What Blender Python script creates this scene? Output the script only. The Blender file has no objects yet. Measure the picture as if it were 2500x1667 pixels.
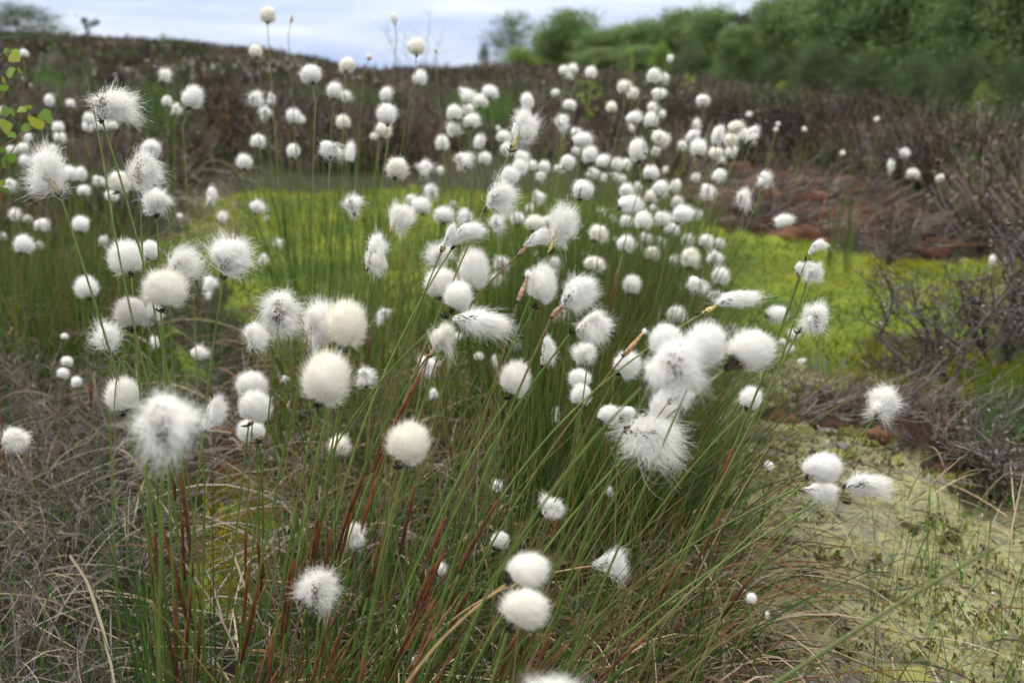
import bpy, math, random
import numpy as np
from mathutils import Vector, Matrix, Quaternion
rng = np.random.default_rng(11)
random.seed(5)
C = bpy.context.scene.collection
# ------------------------------------------------------------------ camera
W, H, FPX, HOR, ZC = 2500, 1667, 2453.0, 130.0, 0.70
PITCH = math.atan((H/2-HOR)/FPX)
CAM = np.array([0, 0, ZC])
RT = np.array([1.0, 0, 0])
FW = np.array([0, math.cos(PITCH), -math.sin(PITCH)])
UP = np.array([0, math.sin(PITCH), math.cos(PITCH)])
def at(px, py, d):
    return CAM + d*(FW + (px-W/2)/FPX*RT - (py-H/2)/FPX*UP)
def proj(p):
    q = np.asarray(p, float)-CAM
    d = q@FW
    d = np.where(np.abs(d) < 1e-6, 1e-6, d)
    return W/2+FPX*(q@RT)/d, H/2-FPX*(q@UP)/d, d
def gdepth(py):
    return ZC/(-(FW[2]-(py-H/2)/FPX*UP[2]))
def gpy(d):
    return H/2+FPX*((ZC/d+FW[2])/UP[2])
def gpt(px, py):
    p = at(px, py, gdepth(py)); p[2] = 0
    return p
cam = bpy.data.cameras.new('camera'); co = bpy.data.objects.new('camera', cam); C.objects.link(co)
co.location = CAM; co.rotation_euler = (math.pi/2-PITCH, 0, 0)
cam.sensor_width = 36; cam.lens = 36*FPX/W; cam.clip_start = 0.02; cam.clip_end = 2000
cam.dof.use_dof = True; cam.dof.focus_distance = 1.0; cam.dof.aperture_fstop = 6.3
bpy.context.scene.camera = co
# ------------------------------------------------------------------ numpy helpers
def nrm(v):
    return v/np.maximum(np.linalg.norm(v, axis=-1, keepdims=True), 1e-9)
def hash2(i, j, s):
    v = np.sin(i*127.1+j*311.7+s*74.7)*43758.5453
    return v-np.floor(v)
def vnoise(x, y, s=0.0):
    i, j = np.floor(x), np.floor(y); f, g = x-i, y-j
    f = f*f*(3-2*f); g = g*g*(3-2*g)
    a = hash2(i, j, s)*(1-f)+hash2(i+1, j, s)*f
    b = hash2(i, j+1, s)*(1-f)+hash2(i+1, j+1, s)*f
    return a*(1-g)+b*g
def fbm(x, y, s=0.0, o=4):
    t = 0; a = .5
    for k in range(o):
        t = t+a*vnoise(x, y, s+k*3.1); x = x*2.03; y = y*2.03; a *= .5
    return t
def sstep(a, b, x):
    t = np.clip((x-a)/(b-a), 0, 1); return t*t*(3-2*t)
def inpoly(px, py, poly):
    px = np.asarray(px); py = np.asarray(py); r = np.zeros(px.shape, bool); n = len(poly)
    for k in range(n):
        x1, y1 = poly[k]; x2, y2 = poly[(k+1) % n]
        if y1 == y2: continue
        c = ((y1 > py) != (y2 > py)) & (px < (x2-x1)*(py-y1)/(y2-y1)+x1)
        r ^= c
    return r
class MB:
    """collects numpy quads with a colour per vertex, builds one mesh"""
    def __init__(s): s.V = []; s.F = []; s.Cc = []; s.n = 0
    def add(s, V, F, c):
        V = np.asarray(V, float).reshape(-1, 3); F = np.asarray(F, int).reshape(-1, 4)
        c = np.asarray(c, float)
        c = np.broadcast_to(c, (len(V), 3)) if c.ndim == 1 else c.reshape(-1, 3)
        s.V.append(V); s.F.append(F+s.n); s.Cc.append(c); s.n += len(V)
        return s
    def ribbons(s, P, Wd, col, side=None):
        N, K, _ = P.shape
        T = np.gradient(P, axis=1)
        if side is None: side = rng.normal(size=(N, 1, 3))
        S = nrm(np.cross(T, np.broadcast_to(side, T.shape)))
        Wd = np.broadcast_to(Wd, (N, K))[..., None]*.5
        V = np.stack([P-S*Wd, P+S*Wd], 2)
        idx = np.arange(N*K*2).reshape(N, K, 2)
        F = np.stack([idx[:, :-1, 0], idx[:, :-1, 1], idx[:, 1:, 1], idx[:, 1:, 0]], -1)
        col = np.asarray(col, float)
        if col.ndim == 1: col = np.broadcast_to(col, (N, K, 2, 3))
        elif col.ndim == 2: col = np.broadcast_to(col[:, None, None, :], (N, K, 2, 3))
        else: col = np.broadcast_to(col[:, :, None, :], (N, K, 2, 3))
        return s.add(V, F, col)
    def tubes(s, P, Rd, col, m=5):
        N, K, _ = P.shape
        T = nrm(np.gradient(P, axis=1))
        a = nrm(np.cross(T, np.broadcast_to(np.array([.31, .87, .11]), T.shape))); b = np.cross(T, a)
        Rd = np.broadcast_to(Rd, (N, K))
        V = np.stack([P+Rd[..., None]*(math.cos(2*math.pi*k/m)*a+math.sin(2*math.pi*k/m)*b) for k in range(m)], 2)
        idx = np.arange(N*K*m).reshape(N, K, m); j = np.roll(idx, -1, axis=2)
        F = np.stack([idx[:, :-1], j[:, :-1], j[:, 1:], idx[:, 1:]], -1)
        col = np.asarray(col, float)
        if col.ndim == 1: col = np.broadcast_to(col, (N, K, m, 3))
        elif col.ndim == 2: col = np.broadcast_to(col[:, None, None, :], (N, K, m, 3))
        else: col = np.broadcast_to(col[:, :, None, :], (N, K, m, 3))
        return s.add(V, F, col)
    def leaves(s, P, size, col, asp=1.0, nd=None):
        """small diamond-ish quads at P, random facing"""
        N = len(P)
        a = nrm(rng.normal(size=(N, 3))); b = nrm(np.cross(a, rng.normal(size=(N, 3)) if nd is None else nd))
        sz = np.broadcast_to(size, (N,))[:, None]
        V = np.stack([P-a*sz*.5, P-b*sz*.5*asp+a*sz*.05, P+a*sz*.5, P+b*sz*.5*asp+a*sz*.05], 1)
        F = np.arange(N*4).reshape(N, 4)
        col = np.asarray(col, float)
        if col.ndim == 2: col = np.broadcast_to(col[:, None, :], (N, 4, 3))
        return s.add(V, F, col)
    def ellipsoid(s, c, r, col, nu=16, nv=10, bump=.1, frame=None):
        u = np.linspace(0, 2*np.pi, nu, endpoint=False); v = np.linspace(.02, np.pi-.02, nv)
        uu, vv = np.meshgrid(u, v)
        D = np.stack([np.sin(vv)*np.cos(uu), np.sin(vv)*np.sin(uu), np.cos(vv)], -1)
        ph = rng.uniform(0, 9, 3)
        k = 1+bump*(np.sin(3*D[..., 0]+ph[0])*np.sin(3.3*D[..., 1]+ph[1])+.6*np.sin(6*D[..., 2]+5*D[..., 0]+ph[2]))
        P = D*k[..., None]*np.asarray(r)
        if frame is not None: P = P@frame
        P = P+np.asarray(c)
        idx = np.arange(nu*nv).reshape(nv, nu); j = np.roll(idx, -1, 1)
        F = np.stack([idx[:-1], idx[1:], j[1:], j[:-1]], -1)
        return s.add(P, F, col)
    def mesh(s, name, smooth=True):
        V = np.concatenate(s.V); F = np.concatenate(s.F); c = np.concatenate(s.Cc)
        me = bpy.data.meshes.new(name)
        me.vertices.add(len(V)); me.vertices.foreach_set('co', V.astype(np.float32).ravel())
        me.loops.add(F.size); me.loops.foreach_set('vertex_index', F.astype(np.int32).ravel())
        me.polygons.add(len(F)); me.polygons.foreach_set('loop_start', np.arange(0, F.size, 4, dtype=np.int32))
        me.polygons.foreach_set('loop_total', np.full(len(F), 4, dtype=np.int32))
        if smooth: me.polygons.foreach_set('use_smooth', np.ones(len(F), dtype=bool))
        at_ = me.attributes.new('Col', 'FLOAT_COLOR', 'POINT')
        at_.data.foreach_set('color', np.concatenate([c, np.ones((len(c), 1))], 1).astype(np.float32).ravel())
        me.update(calc_edges=True)
        return me
    def build(s, name, mat, parent=None, origin=None, smooth=True):
        if origin is not None: s.V = [v-np.asarray(origin) for v in s.V]
        me = s.mesh(name, smooth); me.materials.append(mat)
        o = bpy.data.objects.new(name, me); C.objects.link(o)
        if parent is not None: o.parent = parent
        elif origin is not None: o.location = origin
        return o
def tag(o, label=None, cat=None, group=None, kind=None):
    if label: o['label'] = label
    if cat: o['category'] = cat
    if group: o['group'] = group
    if kind: o['kind'] = kind
    return o
def empty(name, loc):
    o = bpy.data.objects.new(name, None); C.objects.link(o); o.location = loc
    o.empty_display_size = .05
    return o
def bez(A, B, D, K):
    t = np.linspace(0, 1, K)[None, :, None]
    A, B, D = [np.asarray(q, float).reshape(-1, 1, 3) for q in (A, B, D)]
    return (1-t)**2*A+2*t*(1-t)*B+t*t*D
# ------------------------------------------------------------------ materials
def mat(name, rough=.6, spec=.3, transl=0.0, noise=None, tcol=None, dif=False):
    m = bpy.data.materials.new(name); m.use_nodes = True; nt = m.node_tree; n = nt.nodes; n.clear(); L = nt.links.new
    out = n.new('ShaderNodeOutputMaterial'); a = n.new('ShaderNodeAttribute'); a.attribute_name = 'Col'
    col = a.outputs['Color']
    if noise:
        tc = n.new('ShaderNodeTexCoord'); nz = n.new('ShaderNodeTexNoise'); nz.inputs['Scale'].default_value = noise[0]; nz.inputs['Detail'].default_value = 4
        L(tc.outputs['Object'], nz.inputs['Vector'])
        mr = n.new('ShaderNodeMapRange'); mr.inputs[1].default_value = .3; mr.inputs[2].default_value = .7
        mr.inputs[3].default_value = 1-noise[1]; mr.inputs[4].default_value = 1+noise[1]
        L(nz.outputs['Fac'], mr.inputs[0])
        mx = n.new('ShaderNodeVectorMath'); mx.operation = 'SCALE'; L(col, mx.inputs[0]); L(mr.outputs[0], mx.inputs['Scale']); col = mx.outputs[0]
    if dif:
        p = n.new('ShaderNodeBsdfDiffuse'); L(col, p.inputs['Color']); po = p.outputs[0]
    else:
        p = n.new('ShaderNodeBsdfPrincipled'); p.inputs['Roughness'].default_value = rough; p.inputs['Specular IOR Level'].default_value = spec
        L(col, p.inputs['Base Color']); po = p.outputs[0]
    if transl > 0:
        t = n.new('ShaderNodeBsdfTranslucent'); L(col, t.inputs['Color'])
        ms = n.new('ShaderNodeMixShader'); ms.inputs[0].default_value = transl
        L(po, ms.inputs[1]); L(t.outputs[0], ms.inputs[2]); po = ms.outputs[0]
    L(po, out.inputs['Surface'])
    return m
M = dict(fluff=mat('cotton_fluff', transl=.35, dif=True), stem=mat('green_stem', .45, .35, noise=(90, .25)), blade=mat('grass_blade', .5, .3, transl=.25),
         bract=mat('dark_bract', .6, .3), sheath=mat('brown_sheath', .55, .3, noise=(120, .45)), straw=mat('dead_straw', .7, .2),
         twig=mat('heather_twig', .8, .15), leaf=mat('leaf', .5, .3, transl=.35), bark=mat('bark', .85, .2, noise=(6, .4)), moss=mat('moss_sprig', .9, .1, transl=.2))
# ------------------------------------------------------------------ sky and light
sc = bpy.context.scene
w = bpy.data.worlds.new('World'); sc.world = w; w.use_nodes = True
nt = w.node_tree; n = nt.nodes; n.clear(); L = nt.links.new
SUN_EL, SUN_AZ = math.radians(52), math.radians(-35)
out = n.new('ShaderNodeOutputWorld')
sky = n.new('ShaderNodeTexSky'); sky.sky_type = 'NISHITA'; sky.sun_disc = False; sky.sun_elevation = SUN_EL; sky.sun_rotation = SUN_AZ
b1 = n.new('ShaderNodeBackground'); b1.inputs[1].default_value = .10; L(sky.outputs[0], b1.inputs[0])
tc = n.new('ShaderNodeTexCoord'); sx = n.new('ShaderNodeSeparateXYZ'); L(tc.outputs['Generated'], sx.inputs[0])
# cloud layer: streaky noise on the view direction, brighter towards the zenith as an overcast sky is
mp = n.new('ShaderNodeMapping'); mp.inputs['Scale'].default_value = (2.2, 2.2, 16.0); mp.inputs['Rotation'].default_value = (0, math.radians(-7), 0); L(tc.outputs['Generated'], mp.inputs[0])
nz = n.new('ShaderNodeTexNoise'); nz.inputs['Scale'].default_value = 1.6; nz.inputs['Detail'].default_value = 5; nz.inputs['Roughness'].default_value = .55; nz.inputs['Distortion'].default_value = .4
L(mp.outputs[0], nz.inputs['Vector'])
cr = n.new('ShaderNodeValToRGB'); cr.color_ramp.elements[0].position = .36; cr.color_ramp.elements[1].position = .66
cr.color_ramp.elements[0].color = (.44, .58, .88, 1); cr.color_ramp.elements[1].color = (.84, .89, .97, 1)
L(nz.outputs['Fac'], cr.inputs[0])
mz = n.new('ShaderNodeMapRange'); mz.inputs[1].default_value = 0; mz.inputs[2].default_value = .9; mz.inputs[3].default_value = .68; mz.inputs[4].default_value = 1.35
L(sx.outputs['Z'], mz.inputs[0])
hi = n.new('ShaderNodeMapRange'); hi.inputs[1].default_value = .12; hi.inputs[2].default_value = .38; L(sx.outputs['Z'], hi.inputs[0])
wm = n.new('ShaderNodeMix'); wm.data_type = 'RGBA'; wm.inputs[7].default_value = (.96, .94, .89, 1); L(hi.outputs[0], wm.inputs[0]); L(cr.outputs[0], wm.inputs[6])
b2 = n.new('ShaderNodeBackground'); L(wm.outputs[2], b2.inputs[0]); L(mz.outputs[0], b2.inputs[1])
mix = n.new('ShaderNodeMixShader'); mix.inputs[0].default_value = .94
L(b1.outputs[0], mix.inputs[1]); L(b2.outputs[0], mix.inputs[2]); L(mix.outputs[0], out.inputs[0])
sl = bpy.data.lights.new('sun', 'SUN'); sl.energy = 1.5; sl.angle = math.radians(15); sl.color = (1, .97, .92)
so = bpy.data.objects.new('sun', sl); C.objects.link(so)
# direction towards the sun: compass angle SUN_AZ from +Y
sd = Vector((math.sin(SUN_AZ)*math.cos(SUN_EL), math.cos(SUN_AZ)*math.cos(SUN_EL), math.sin(SUN_EL)))
so.rotation_euler = sd.to_track_quat('Z', 'Y').to_euler(); so.location = (0, 0, 20)
sc.view_settings.view_transform = 'Standard'; sc.view_settings.look = 'None'; sc.view_settings.gamma = 1
sc.view_settings.exposure = 0.72
sc.render.engine = 'CYCLES'
sc.cycles.max_bounces = 8; sc.cycles.diffuse_bounces = 7; sc.cycles.glossy_bounces = 2; sc.cycles.transmission_bounces = 3
sc.cycles.use_adaptive_sampling = True; sc.cycles.adaptive_threshold = .012
sc.cycles.use_denoising = True
# ------------------------------------------------------------------ terrain
AZ = np.radians([-180, -60, -27, -17.5, -11, -8.5, 0, 10, 20, 27, 60, 180])
ZCR = np.array([0, 2.0, 1.45, .95, .25, -.1, .05, -.15, -.7, -1.1, -1.2, 0])
RCR = np.array([60, 60, 60, 55, 42, 32, 30, 26, 22, 20, 20, 60.])
MOSS = [[(340, 660), (420, 590), (520, 490), (620, 470), (800, 480), (1010, 462), (1200, 480), (1500, 520), (1700, 545), (1760, 570), (1990, 605), (2140, 640), (2180, 690), (2130, 800), (2150, 950), (2000, 960), (1960, 905), (1840, 880), (1700, 905), (1300, 1000), (700, 1000), (560, 700)],
        [(2120, 640), (2300, 650), (2560, 640), (2560, 780), (2300, 830), (2120, 820)], [(2080, 850), (2500, 880), (2500, 990), (2250, 1010), (2060, 960)],
        [(180, 840), (420, 820), (460, 960), (260, 1000), (180, 930)], [(500, 1180), (640, 1160), (640, 1500), (480, 1480)]]
LICH = [[(1640, 905), (1850, 875), (1990, 910), (2030, 960), (2200, 1010), (2300, 1130), (2650, 1160), (2700, 1500), (2700, 2100), (1500, 2100), (1650, 1400), (1700, 1100)]]
PEAT = [[(1620, 500), (1760, 460), (1840, 440), (2050, 480), (2180, 515), (2290, 560), (2330, 610), (2260, 640), (2150, 615), (2000, 600), (1850, 585), (1720, 550)],
        [(1870, 1000), (2000, 975), (2200, 985), (2380, 1060), (2420, 1150), (2230, 1130), (2100, 1040), (1900, 1050)],
        [(290, 255), (430, 250), (430, 310), (300, 320)]]
def anyp(px, py, polys):
    r = np.zeros(np.shape(px), bool)
    for p in polys: r |= inpoly(px, py, p)
    return r
def zone(x, y):
    """weights of moss, lichen film and bare peat at a ground point, with uneven edges"""
    j = (fbm(x*5+3, y*5, 2.0)-.47)*.35; k = (fbm(x*5, y*5+7, 5.0)-.47)*.35
    d0 = np.maximum(np.hypot(x, y), .5)
    x2 = x+j*(.25+d0*.10); y2 = y+k*(.25+d0*.10)
    px, py, d = proj(np.stack([x2, y2, np.zeros_like(x)], -1))
    ok = d > .4
    hole = fbm(x*4.5+1, y*4.5+5, 77.0, 4) < .36+.13*sstep(.35, .75, x/np.maximum(d0, .5))*0.6+.05*sstep(1.5, 1.1, y)
    return anyp(px, py, MOSS) & ok, anyp(px, py, LICH) & ok & ~hole, anyp(px, py, PEAT) & ok
def terr(x, y, full=True):
    x = np.asarray(x, float); y = np.asarray(y, float)
    r = np.hypot(x, y); az = np.arctan2(x, y)
    zc = np.interp(az, AZ, ZCR); rc = np.interp(az, AZ, RCR)
    z = sstep(6, 1, r)*0+zc*sstep(7, 1.0*rc, r)-np.maximum(0, r-rc)*.035
    z = z+(fbm(x*.5, y*.5, 1.0)-.47)*.10*sstep(2, 6, r)+(fbm(x*4, y*4, 8.0)-.47)*.03
    z = z+.05*np.exp(-(((x-2.0)/1.3)**2+((y-4.6)/.6)**2))        # peat bank behind the moss
    z = z+.25*np.exp(-(((x+1.9)/1.2)**2+((y-7.0)/.9)**2))            # heather bank
    return z
nr = 300; na = 520
rad = np.concatenate([[0.02], np.geomspace(.35, 900, nr-1)])
u = np.linspace(-1, 1, na, endpoint=False)
ang = np.pi*(.32*u+.68*u**3)
rr, aa = np.meshgrid(rad, ang, indexing='ij')
gx, gy = rr*np.sin(aa), rr*np.cos(aa)
zm, zl, zp = zone(gx.ravel(), gy.ravel())
zm, zl, zp = [q.reshape(gx.shape).astype(float) for q in (zm, zl, zp)]
gz = terr(gx, gy)
lump = np.abs(fbm(gx*9, gy*9, 4.0, 3)-.44)*.06+(fbm(gx*28, gy*28, 6.0, 3)-.44)*.035
gz = gz+zm*lump+zl*((fbm(gx*11, gy*11, 9.0, 4)-.47)*.035+np.maximum(0, fbm(gx*30, gy*30, 19.0, 2)-.42)*.02)+zp*(fbm(gx*8, gy*8, 3.0, 5)-.42)*.22
V = np.stack([gx, gy, gz], -1).reshape(-1, 3)
idx = np.arange(nr*na).reshape(nr, na); jd = np.roll(idx, -1, 1)
F = np.stack([idx[:-1], idx[1:], jd[1:], jd[:-1]], -1).reshape(-1, 4)[:, ::-1]
gm = bpy.data.materials.new('bog_ground'); gm.use_nodes = True; nt = gm.node_tree; n = nt.nodes; n.clear(); L = nt.links.new
out = n.new('ShaderNodeOutputMaterial'); bs = n.new('ShaderNodeBsdfPrincipled'); bs.inputs['Roughness'].default_value = .9; bs.inputs['Specular IOR Level'].default_value = .15
L(bs.outputs[0], out.inputs[0])
za = n.new('ShaderNodeAttribute'); za.attribute_name = 'Col'; zs = n.new('ShaderNodeSeparateColor'); L(za.outputs['Color'], zs.inputs[0])
tc = n.new('ShaderNodeTexCoord')
def tex(scale, det=6, rough=.6, dist=0.0):
    t = n.new('ShaderNodeTexNoise'); t.inputs['Scale'].default_value = scale; t.inputs['Detail'].default_value = det; t.inputs['Roughness'].default_value = rough; t.inputs['Distortion'].default_value = dist
    L(tc.outputs['Object'], t.inputs['Vector']); return t.outputs['Fac']
def ramp(f, stops):
    r = n.new('ShaderNodeValToRGB'); e = r.color_ramp.elements
    e[0].position = stops[0][0]; e[0].color = (*stops[0][1], 1); e[1].position = stops[-1][0]; e[1].color = (*stops[-1][1], 1)
    for p, c in stops[1:-1]: q = e.new(p); q.color = (*c, 1)
    L(f, r.inputs[0]); return r.outputs[0]
def mixc(f, a, b):
    m_ = n.new('ShaderNodeMix'); m_.data_type = 'RGBA'; L(f, m_.inputs[0]); L(a, m_.inputs[6]); L(b, m_.inputs[7]); return m_.outputs[2]
soil = ramp(tex(14, 9, .75), [(.3, (.012, .010, .008)), (.46, (.026, .021, .015)), (.55, (.032, .042, .014)), (.62, (.05, .04, .03)), (.75, (.035, .065, .015))])
mossA = ramp(tex(2.2, 6, .65), [(.33, (.055, .11, .014)), (.48, (.13, .19, .02)), (.64, (.23, .275, .025)), (.8, (.10, .17, .02))])
mossB = ramp(tex(45, 6, .7), [(.3, (.05, .06, .012)), (.55, (.9, .9, .85)), (.8, (1, 1, 1))])
mm = n.new('ShaderNodeMix'); mm.data_type = 'RGBA'; mm.blend_type = 'MULTIPLY'; mm.inputs[0].default_value = .8; L(mossA, mm.inputs[6]); L(mossB, mm.inputs[7])
lic = ramp(tex(55, 10, .85, .4), [(.34, (.04, .038, .025)), (.42, (.15, .15, .12)), (.48, (.26, .27, .16)), (.54, (.40, .41, .15)), (.60, (.30, .30, .24)), (.68, (.6, .6, .56))])
lic2 = ramp(tex(11, 8, .75, .5), [(.36, (.22, .20, .15)), (.47, (.75, .72, .62)), (.6, (1, 1, 1))])
ml = n.new('ShaderNodeMix'); ml.data_type = 'RGBA'; ml.blend_type = 'MULTIPLY'; ml.inputs[0].default_value = .7; L(lic, ml.inputs[6]); L(lic2, ml.inputs[7])
peat = ramp(tex(13, 9, .8, .6), [(.30, (.010, .007, .006)), (.45, (.028, .015, .012)), (.62, (.075, .036, .024)), (.78, (.13, .09, .07))])
grey = ramp(tex(30, 9, .8), [(.3, (.07, .07, .065)), (.5, (.19, .185, .175)), (.62, (.30, .29, .26)), (.75, (.45, .44, .42))])
gm_ = ramp(tex(3.4, 7, .7, .8), [(.53, (0, 0, 0)), (.66, (.85, .85, .85))])
licx = mixc(gm_, ml.outputs[2], grey)
g = mixc(zs.outputs[0], soil, mm.outputs[2]); g = mixc(zs.outputs[1], g, licx); g = mixc(zs.outputs[2], g, peat)
L(g, bs.inputs['Base Color'])
bp = n.new('ShaderNodeBump'); bp.inputs['Strength'].default_value = .8; bp.inputs['Distance'].default_value = .012; L(tex(60, 6, .75), bp.inputs['Height']); L(bp.outputs[0], bs.inputs['Normal'])
b = MB(); b.add(V, F, np.stack([zm, zl, zp], -1).reshape(-1, 3))
tag(b.build('ground', gm), 'boggy moorland ground with yellow moss, grey crust and bare brown peat', 'ground', kind='structure')
# ------------------------------------------------------------------ cotton grass
WHITE = np.array([.965, .96, .945]); CREAM = np.array([.945, .92, .81]); GREYW = np.array([.74, .72, .69])
def usph(k):
    return nrm(rng.normal(size=(k, 3)))
def strands(P0, P1, P2, w0, col, K=6):
    """curved hair ribbons in unit space: (points, widths, colours)"""
    P = bez(P0, P1, P2, K)
    # a little wave along each hair
    ph = rng.uniform(0, 6.3, (len(P), 1, 3)); t = np.linspace(0, 1, K)[None, :, None]
    P = P+np.sin(t*rng.uniform(3, 7, (len(P), 1, 1))+ph)*.075*t
    wd = np.linspace(1, .35, K)[None]*w0*rng.uniform(.7, 1.3, (len(P), 1))
    c = np.asarray(col)*rng.uniform(.86, 1.06, (len(P), 1))
    return P, wd, c
def lobe(kind, wind, base, n, w0, tint, rag=1.0):
    """fluff of one head in unit space (x right, y away, z up, half-size 1): list of strand sets, list of soft inner bodies, dark scales (points, dirs)"""
    wind = np.array([wind[0], wind[2] if len(wind) > 2 else 0.0, wind[1]]); base = np.asarray(base, float)
    ax = nrm(-base); S = []; E = []; D = []
    sk = rng.normal(0, .10, 3); lob = nrm(rng.normal(size=(5, 3))+np.array([0, 0, .3])); lam = rng.uniform(-.16, .16, 5)*rag
    if kind in 'reo':
        d = usph(n); low = (d@base) > .80
        d[low] = nrm(d[low]-1.6*base*(d[low]@base)[:, None])
        L = rng.uniform(.86, 1.06, (n, 1)); fz = rng.random((n, 1)) < .2; L = np.where(fz, L*rng.uniform(1.05, 1.32, (n, 1)), L)
        L = L*(1+(np.maximum(0, d@lob.T)**4*lam).sum(1, keepdims=True)); tip = d*L+wind*.22*rng.uniform(.2, 1.3, (n, 1))+ax*.04+rng.normal(size=(n, 3))*.05*rag
        root = d*rng.uniform(.35, .62, (n, 1))+base*.22
        sw = .42 if kind == 'e' else .22
        ctl = (root+tip)*.5+base*sw*rng.uniform(.5, 1.1, (n, 1))*.5+d*.12
        S.append(strands(root, ctl, tip, w0, tint)); E.append((wind*.06+ax*.02, np.array([.80, .80, .80])*(1+sk*.6), tint*.98, .09))
        for q in range(5): E.append((lob[q]*.38, np.ones(3)*(.48+lam[q]*.7), tint*.98, .12))
        D.append((base*rng.uniform(.80, 1.0, (10, 1))+rng.normal(size=(10, 3))*.09, nrm(ax+rng.normal(size=(10, 3))*.5), .30))
        if kind == 'o':
            q = 26; D.append((np.stack([rng.normal(0, .10, q)+.1, np.full(q, -.93)+rng.normal(0, .03, q), rng.normal(0, .38, q)-.1], 1), nrm(rng.normal(size=(q, 3))*np.array([.4, .2, 1])), .30))
    else:
        curl = dict(t=.38, d=.42, h=.3, w=.3, s=.55, b=.2)[kind]
        nl = dict(t=30, d=32, h=18, w=20, s=18, b=4)[kind]
        if kind == 'd':
            le = nrm(usph(nl)*np.array([1, .8, 1])+wind*.35); le *= rng.uniform(.75, 1.1, (nl, 1))
            sp0, sp1 = base*.55, ax*.35
        elif kind == 'h':
            le = nrm(usph(nl)*.6+wind*1.0+ax*.45)*rng.uniform(.7, 1.15, (nl, 1)); sp0, sp1 = base*.95-wind*.25, ax*.55-wind*.45
        elif kind == 'w':
            tl = rng.uniform(0, 1, (nl, 1)); le = base*.45+(wind*.95-base*.45)*tl+usph(nl)*np.array([.30, .5, .62])*(1.15-.45*tl); sp0, sp1 = base*.9, base*.2
        elif kind == 'b':
            le = ax*.9+usph(nl)*.5; sp0, sp1 = ax*.2, ax*.75
        else:
            le = nrm(usph(nl)+wind*.55+ax*.22)*rng.uniform(.75, 1.15, (nl, 1)); sp0, sp1 = base*.8, ax*.3-wind*.15
        k = rng.integers(0, nl, n); cvv = rng.normal(size=(nl, 3))*dict(t=.30, d=.26, h=.22, w=.2, s=.42, b=.1)[kind]
        f = rng.random((n, 1))
        root = sp0+(sp1-sp0)*f+rng.normal(size=(n, 3))*.07
        tip = le[k]*(.70+.42*rng.random((n, 1)))+rng.normal(size=(n, 3))*((.10+.22*rng.random((nl, 1)))[k] if kind != 's' else .28)
        wisp = rng.random((n, 1)) < .14
        tip = np.where(wisp, tip*rng.uniform(1.0, 1.18, (n, 1)), tip)
        if kind == 'w': tip = tip-np.array([0, 0, .22])*rng.random((n, 1))**2*np.maximum(0, (tip@nrm(wind)))[:, None]
        tip = tip+wind*.22*rng.random((n, 1))-np.array([0, 0, .16])*(np.linalg.norm(tip, axis=1, keepdims=True)**2)*rng.random((n, 1)); ctl = root+(tip-root)*.45+ax*.14+rng.normal(size=(n, 3))*curl*.45-wind*.08+cvv[k]; tip = tip-cvv[k]*.45
        S.append(strands(root, ctl, tip, w0, tint, 7))
        if kind in 'tdhw':
            sc_ = dict(t=.55, d=.55, h=.45, w=.5)[kind]
            for q in range(6):
                c0 = le[q % nl]*.45+base*.1
                E.append((c0*.95, np.array([.46, .42, .46])*sc_*1.6*rng.uniform(.7, 1.15), tint, .2))
        q = dict(t=44, d=95, h=30, w=30, s=34, b=6)[kind]
        ff = rng.random((q, 1))
        if kind == 'd':
            D.append((np.stack([rng.normal(.05, .13, q), rng.uniform(-.98, -.66, q), rng.normal(-.02, .33, q)], 1)+base*.12, nrm(np.stack([rng.normal(0, .5, q), np.full(q, -.5), rng.normal(.4, .7, q)], 1)), .15))
        else:
            D.append((sp0+(sp1-sp0)*ff*1.1+rng.normal(size=(q, 3))*.09+np.array([0, -.52, 0])*(.3+.7*np.sin(3.1*ff)), nrm((sp1-sp0)+rng.normal(size=(q, 3))*.35), .18))
    return S, E, D
FR = np.stack([RT, FW, UP])     # unit x,y,z -> world axes seen square-on from the photographer's side
DARK = np.array([.035, .030, .026]); TAN = np.array([.36, .22, .10]); YEL = np.array([.40, .33, .12]); PINK = np.array([.38, .22, .16])
def add_head(mf, md, O, half, kind, wind, base, n, w0m, tint, frame=FR, core=DARK, rag=1.0):
    s_, e_, d_ = lobe(kind, wind, base, n, w0m/np.mean(half), tint, rag)
    Rm = np.asarray(half)[:, None]*frame
    for P, wd, c in s_:
        mf.ribbons(P@Rm+O, wd*np.mean(half), c)
    for c0, r, t, bump in e_:
        q = MB(); q.ellipsoid(c0, r, t, 18, 11, bump); mf.add(q.V[0]@Rm+O, q.F[0], t)
    for p, dr, ln in d_:
        k = len(p); t = np.linspace(-.5, .5, 4)[None, :, None]
        P = p[:, None]+dr[:, None]*t*ln*rng.uniform(.6, 1.2, (k, 1, 1))
        cc = core*rng.uniform(.5, 1.5, (k, 1)) if kind not in 'td' else np.where(rng.random((k, 1)) < .6, core, np.array([.22, .18, .15]))*rng.uniform(.6, 1.8, (k, 1))
        md.ribbons(P@Rm+O, np.array([.4, 1, .8, .15])[None]*.042*np.mean(half), cc, side=FW)
GREEN = [np.array(c) for c in ((.115, .165, .035), (.14, .19, .05), (.17, .20, .06), (.10, .14, .03))]
BRN = np.array([.13, .045, .018])
def stem_curve(A, P, B, K):
    if P is None:
        return bez(A, (A+B)*.5+np.array([0, 0, .04])+rng.normal(size=3)*.008, B, K)[0]
    t = np.linalg.norm(A-P)/(np.linalg.norm(A-P)+np.linalg.norm(P-B))
    return bez(A, (P-(1-t)**2*A-t*t*B)/(2*t*(1-t)), B, K)[0]
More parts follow.
